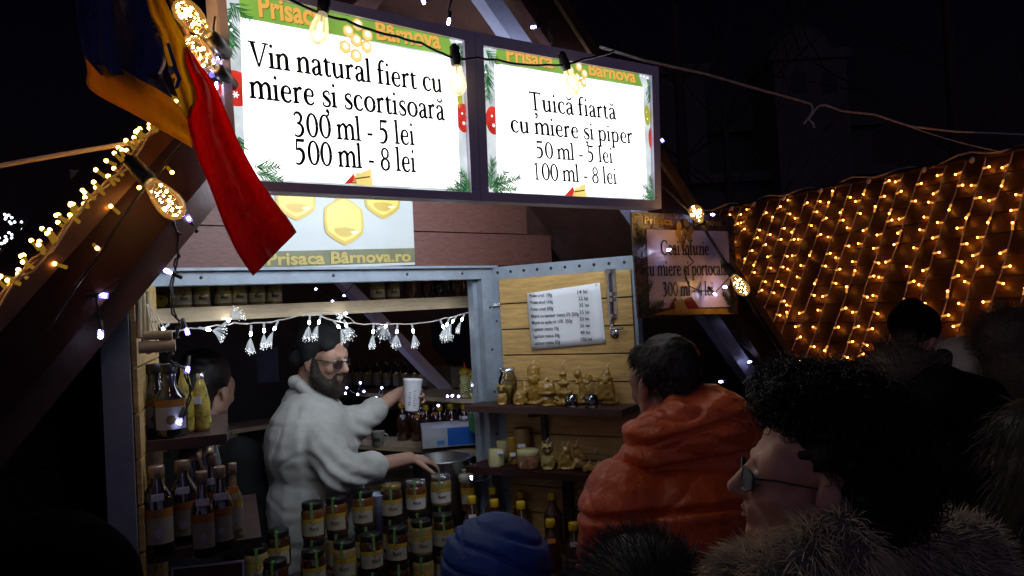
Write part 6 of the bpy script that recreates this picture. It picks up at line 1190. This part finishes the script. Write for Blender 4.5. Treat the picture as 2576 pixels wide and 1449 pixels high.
# --- woman with curly hair and spectacles, profile to the left
hc = at(2042, 1208, 1.2)
wo, J = person('curly haired woman in profile with spectacles and grey fur collar', hc, (-.975, .22), (-.8, .6), .13, vox=.005, skin=m_skinp); h = J['h']
face_bits(J, glasses=True, lens=m_lensd)
b = MB(); b.ball(h(-.086, -.008, -.046), .0055, 0, 8, 6); b.build('earring', m_steel, wo)
hb = blob('hair', [('e', h(0, -.035, .075), (.094, .1, .09), h.ax()), ('e', h(0, -.075, .03), (.086, .065, .085), h.ax()), ('e', h(0, .02, .122), (.08, .062, .045), h.ax()), ('e', h(0, -.045, .095), (.084, .075, .065), h.ax()), ('e', h(-.07, -.1, .01), (.03, .055, .06), h.ax()), ('e', h(.07, -.1, .01), (.03, .055, .06), h.ax())], .007, m_hairk, wo, 3, wrinkle(.012, 22)); fur('curls', hb, 6500, .03, .0009, M('black curls', (.010, .007, .008), .5), hb, V((0, 0, .0)), .9, curl=.009, keep=lambda c, h=h, b=wo.location.copy(): not ((c + b - h.O).dot(h.Y) > -.01 and (c + b - h.O).dot(h.Z) < .085) and not ((c + b - h.O).dot(h.Y) > -.06 and (c + b - h.O).dot(h.Z) < .035))
J['nb'] = J['nb'] - ZUP * .09; J['sh'] = {s: p - ZUP * .07 for s, p in J['sh'].items()}; cp = coat_prims(J, .02, .7); cb = blob('fur_coat', cp, .014, M('fur coat lining', (.09, .085, .075), .9), wo, 3)
fur('fur_hair', cb, 15000, .04, .0011, m_furg, cb, V((-.15, 0, -.75)), .55, keep=lambda c: c.z > .95)
nb = J['nb']; fc = blob('fur_collar', [('c', at(1890, 1455, 1.10), at(2000, 1428, 1.08), .042, .048), ('c', at(2000, 1428, 1.08), at(2110, 1375, 1.10), .048, .046), ('c', at(2110, 1375, 1.10), at(2200, 1350, 1.25), .046, .046), ('c', at(1890, 1455, 1.10), at(1882, 1450, 1.28), .042, .042), ('c', at(1870, 1480, 1.08), at(1915, 1490, 1.05), .046, .046)], .01, M('fur collar lining', (.1, .095, .085), .9), wo, 3, wrinkle(.012, 18)); fur('collar_hair', fc, 9000, .034, .0009, m_furg, fc, V((-.3, -.1, -.55)), .5, seed=3)
sb = blob('fur_shoulder', [('c', at(2210, 1370, 1.3), at(2430, 1400, 1.42), .075, .07), ('c', at(2430, 1400, 1.42), at(2470, 1520, 1.42), .07, .08)], .012, M('fur shoulder lining', (.1, .095, .085), .9), wo, 3, wrinkle(.01, 14)); fur('shoulder_hair', sb, 5200, .03, .0009, m_furg, sb, V((0, 0, -.3)), .5, seed=9)
# --- child in the blue quilted hood
bc, J = person('child in a bright blue quilted hood, seen from behind at the counter', at(1255, 1462, 1.72), (-.35, .94), vox=.01, k=.92); h = J['h']
hcx = at(1250, 1425, 1.72)
def blued(c):
    q = c - hcx; d = .004 * noise.noise(c * 14)
    for s in (-.06, .01, .06, .096): zz = q.z + .9 * max(0, q.x + .02) ** 1.4 * (1 if s < .09 else .6) + .15 * q.x; d -= .009 * math.exp(-((zz - s) / .005) ** 2) - .003 * math.exp(-((zz - s) / .03) ** 2)
    d -= .006 * math.exp(-((q.x + .045 + q.z * .3) / .004) ** 2) * (1 if q.z > .05 else 0); return d
blob('quilted_hood', [('e', hcx, (.122, .125, .112), None), ('e', hcx - ZUP * .07, (.125, .125, .1), None), ('c', hcx - ZUP * .1, hcx - ZUP * .2, .115, .12)], .0042, m_blue, bc, 3, blued); blob('quilted_jacket', coat_prims(J, .02, .8), .014, m_blue, bc, 3, wrinkle(.008, 10))
# --- dark furry hood at the bottom edge
fh, J = person('person in a dark furry hood with a painted grey sheen at the bottom edge', at(1612, 1575, 1.35), (-.4, .9), vox=.01); h = J['h']
fb = blob('fur_hood', [('e', at(1612, 1475, 1.35), (.105, .11, .088), None), ('c', at(1612, 1530, 1.35), at(1612, 1600, 1.35), .1, .11)], .01, m_furd, fh, 3); fur('fur_hair', fb, 5200, .035, .0008, M('fur with grey sheen', (.06, .062, .068), .45, var=.9, scale=22), fb, V((-.35, 0, .05)), .5); blob('coat', coat_prims(J, .02), .018, m_blackc, fh, 3, wrinkle())  # grey sheen of the fur is put into the hair colour
# --- dark figure at the bottom left
nv, J = person('dark navy hooded figure, almost lost in shadow at the bottom left', at(130, 1560, 1.1), (.5, .86), vox=.01); blob('hood', [('e', at(130, 1530, 1.1), (.125, .13, .135), None), ('c', at(130, 1590, 1.1), at(130, 1690, 1.1), .11, .12)], .012, m_navy, nv, 3, wrinkle(.006)); blob('coat', coat_prims(J, .03), .018, m_navy, nv, 3, wrinkle())
# --- crowd at the right, before the lights
bn_, J = person('person in a black beanie looking right, standing before the curtain of lights', at(2306, 862, 3.05), (.8, .45), vox=.01, skin=m_skinp, pitch=-.25); h = J['h']; blob('beanie', [('e', h(0, -.025, .065), (.092, .108, .092), h.ax()), ('c', h(0, -.09, .02), h(0, -.05, .12), .045, .05)], .009, m_blackc, bn_, 3); blob('coat', coat_prims(J, .02), .018, m_blackc, bn_, 3, wrinkle())
fp_, J = person('person in a large black coat with a spiky brown fur-trimmed hood, facing left', at(2242, 1002, 2.25), (-.95, .3), (-.7, .7), vox=.01, skin=m_skinp); h = J['h']
fb = blob('fur_hood', [('e', h(0, -.03, .06), (.105, .11, .1), h.ax()), ('c', h(0, -.06, .0), h(0, -.09, -.14), .1, .11)], .011, m_furb, fp_, 3); fur('fur_hair', fb, 4200, .045, .0009, m_furb, fb, V((-.1, 0, .05)), .55)
cpx = coat_prims(J, .05, .7, broad=1.15) + [('c', at(2330, 1010, 2.2), at(2450, 1040, 2.25), .12, .11)]; blob('coat', cpx, .02, m_blackc, fp_, 3, wrinkle(.01, 7))
pa, J = person('child in a white plush hat with two round black ears', at(2415, 952, 2.85), (.2, .95), vox=.01, k=.95); h = J['h']; hp = blob('plush_hat', [('e', h(0, -.02, .05), (.115, .12, .105), h.ax()), ('c', h(-.1, -.02, -.05), h(.1, -.02, -.05), .06, .06)], .01, m_white, pa, 3, wrinkle(.004, 30))
for x, y in ((2372, 912), (2447, 926)): blob('plush_ear', [('e', at(x, y, 2.78), (.052, .035, .05), None)], .009, m_black_pl, hp, 2, wrinkle(.003, 40))
blob('coat', coat_prims(J, .02), .018, m_blackc, pa, 3, wrinkle())
fz, J = person('person with a big fuzzy brown hat at the right edge', at(2540, 895, 2.7), (-.2, .95), vox=.01); h = J['h']; fb = blob('fuzzy_hat', [('e', h(0, -.02, .05), (.13, .13, .12), h.ax()), ('c', h(0, -.05, -.03), h(0, -.06, -.12), .12, .12)], .012, m_furb, fz, 3); fur('fuzz', fb, 3600, .045, .001, M('tan fuzz', (.12, .085, .045), .9, var=.5), fb, V((0, 0, 0)), .9); blob('coat', coat_prims(J, .03), .018, m_blackc, fz, 3, wrinkle())
rk, J = person('person with long dark hair in black at the lower right edge', at(2610, 1170, 1.7), (.5, .86), vox=.01); h = J['h']; fb = blob('hair', [('e', h(0, -.03, .06), (.092, .108, .09), h.ax()), ('c', h(0, -.07, .0), h(0, -.1, -.22), .085, .08)], .01, m_hairb, rk, 3); fur('hair_strands', fb, 2400, .06, .001, m_hairb, fb, V((0, 0, -1.1)), .4); blob('coat', coat_prims(J, .04), .018, m_blackc, rk, 3, wrinkle())
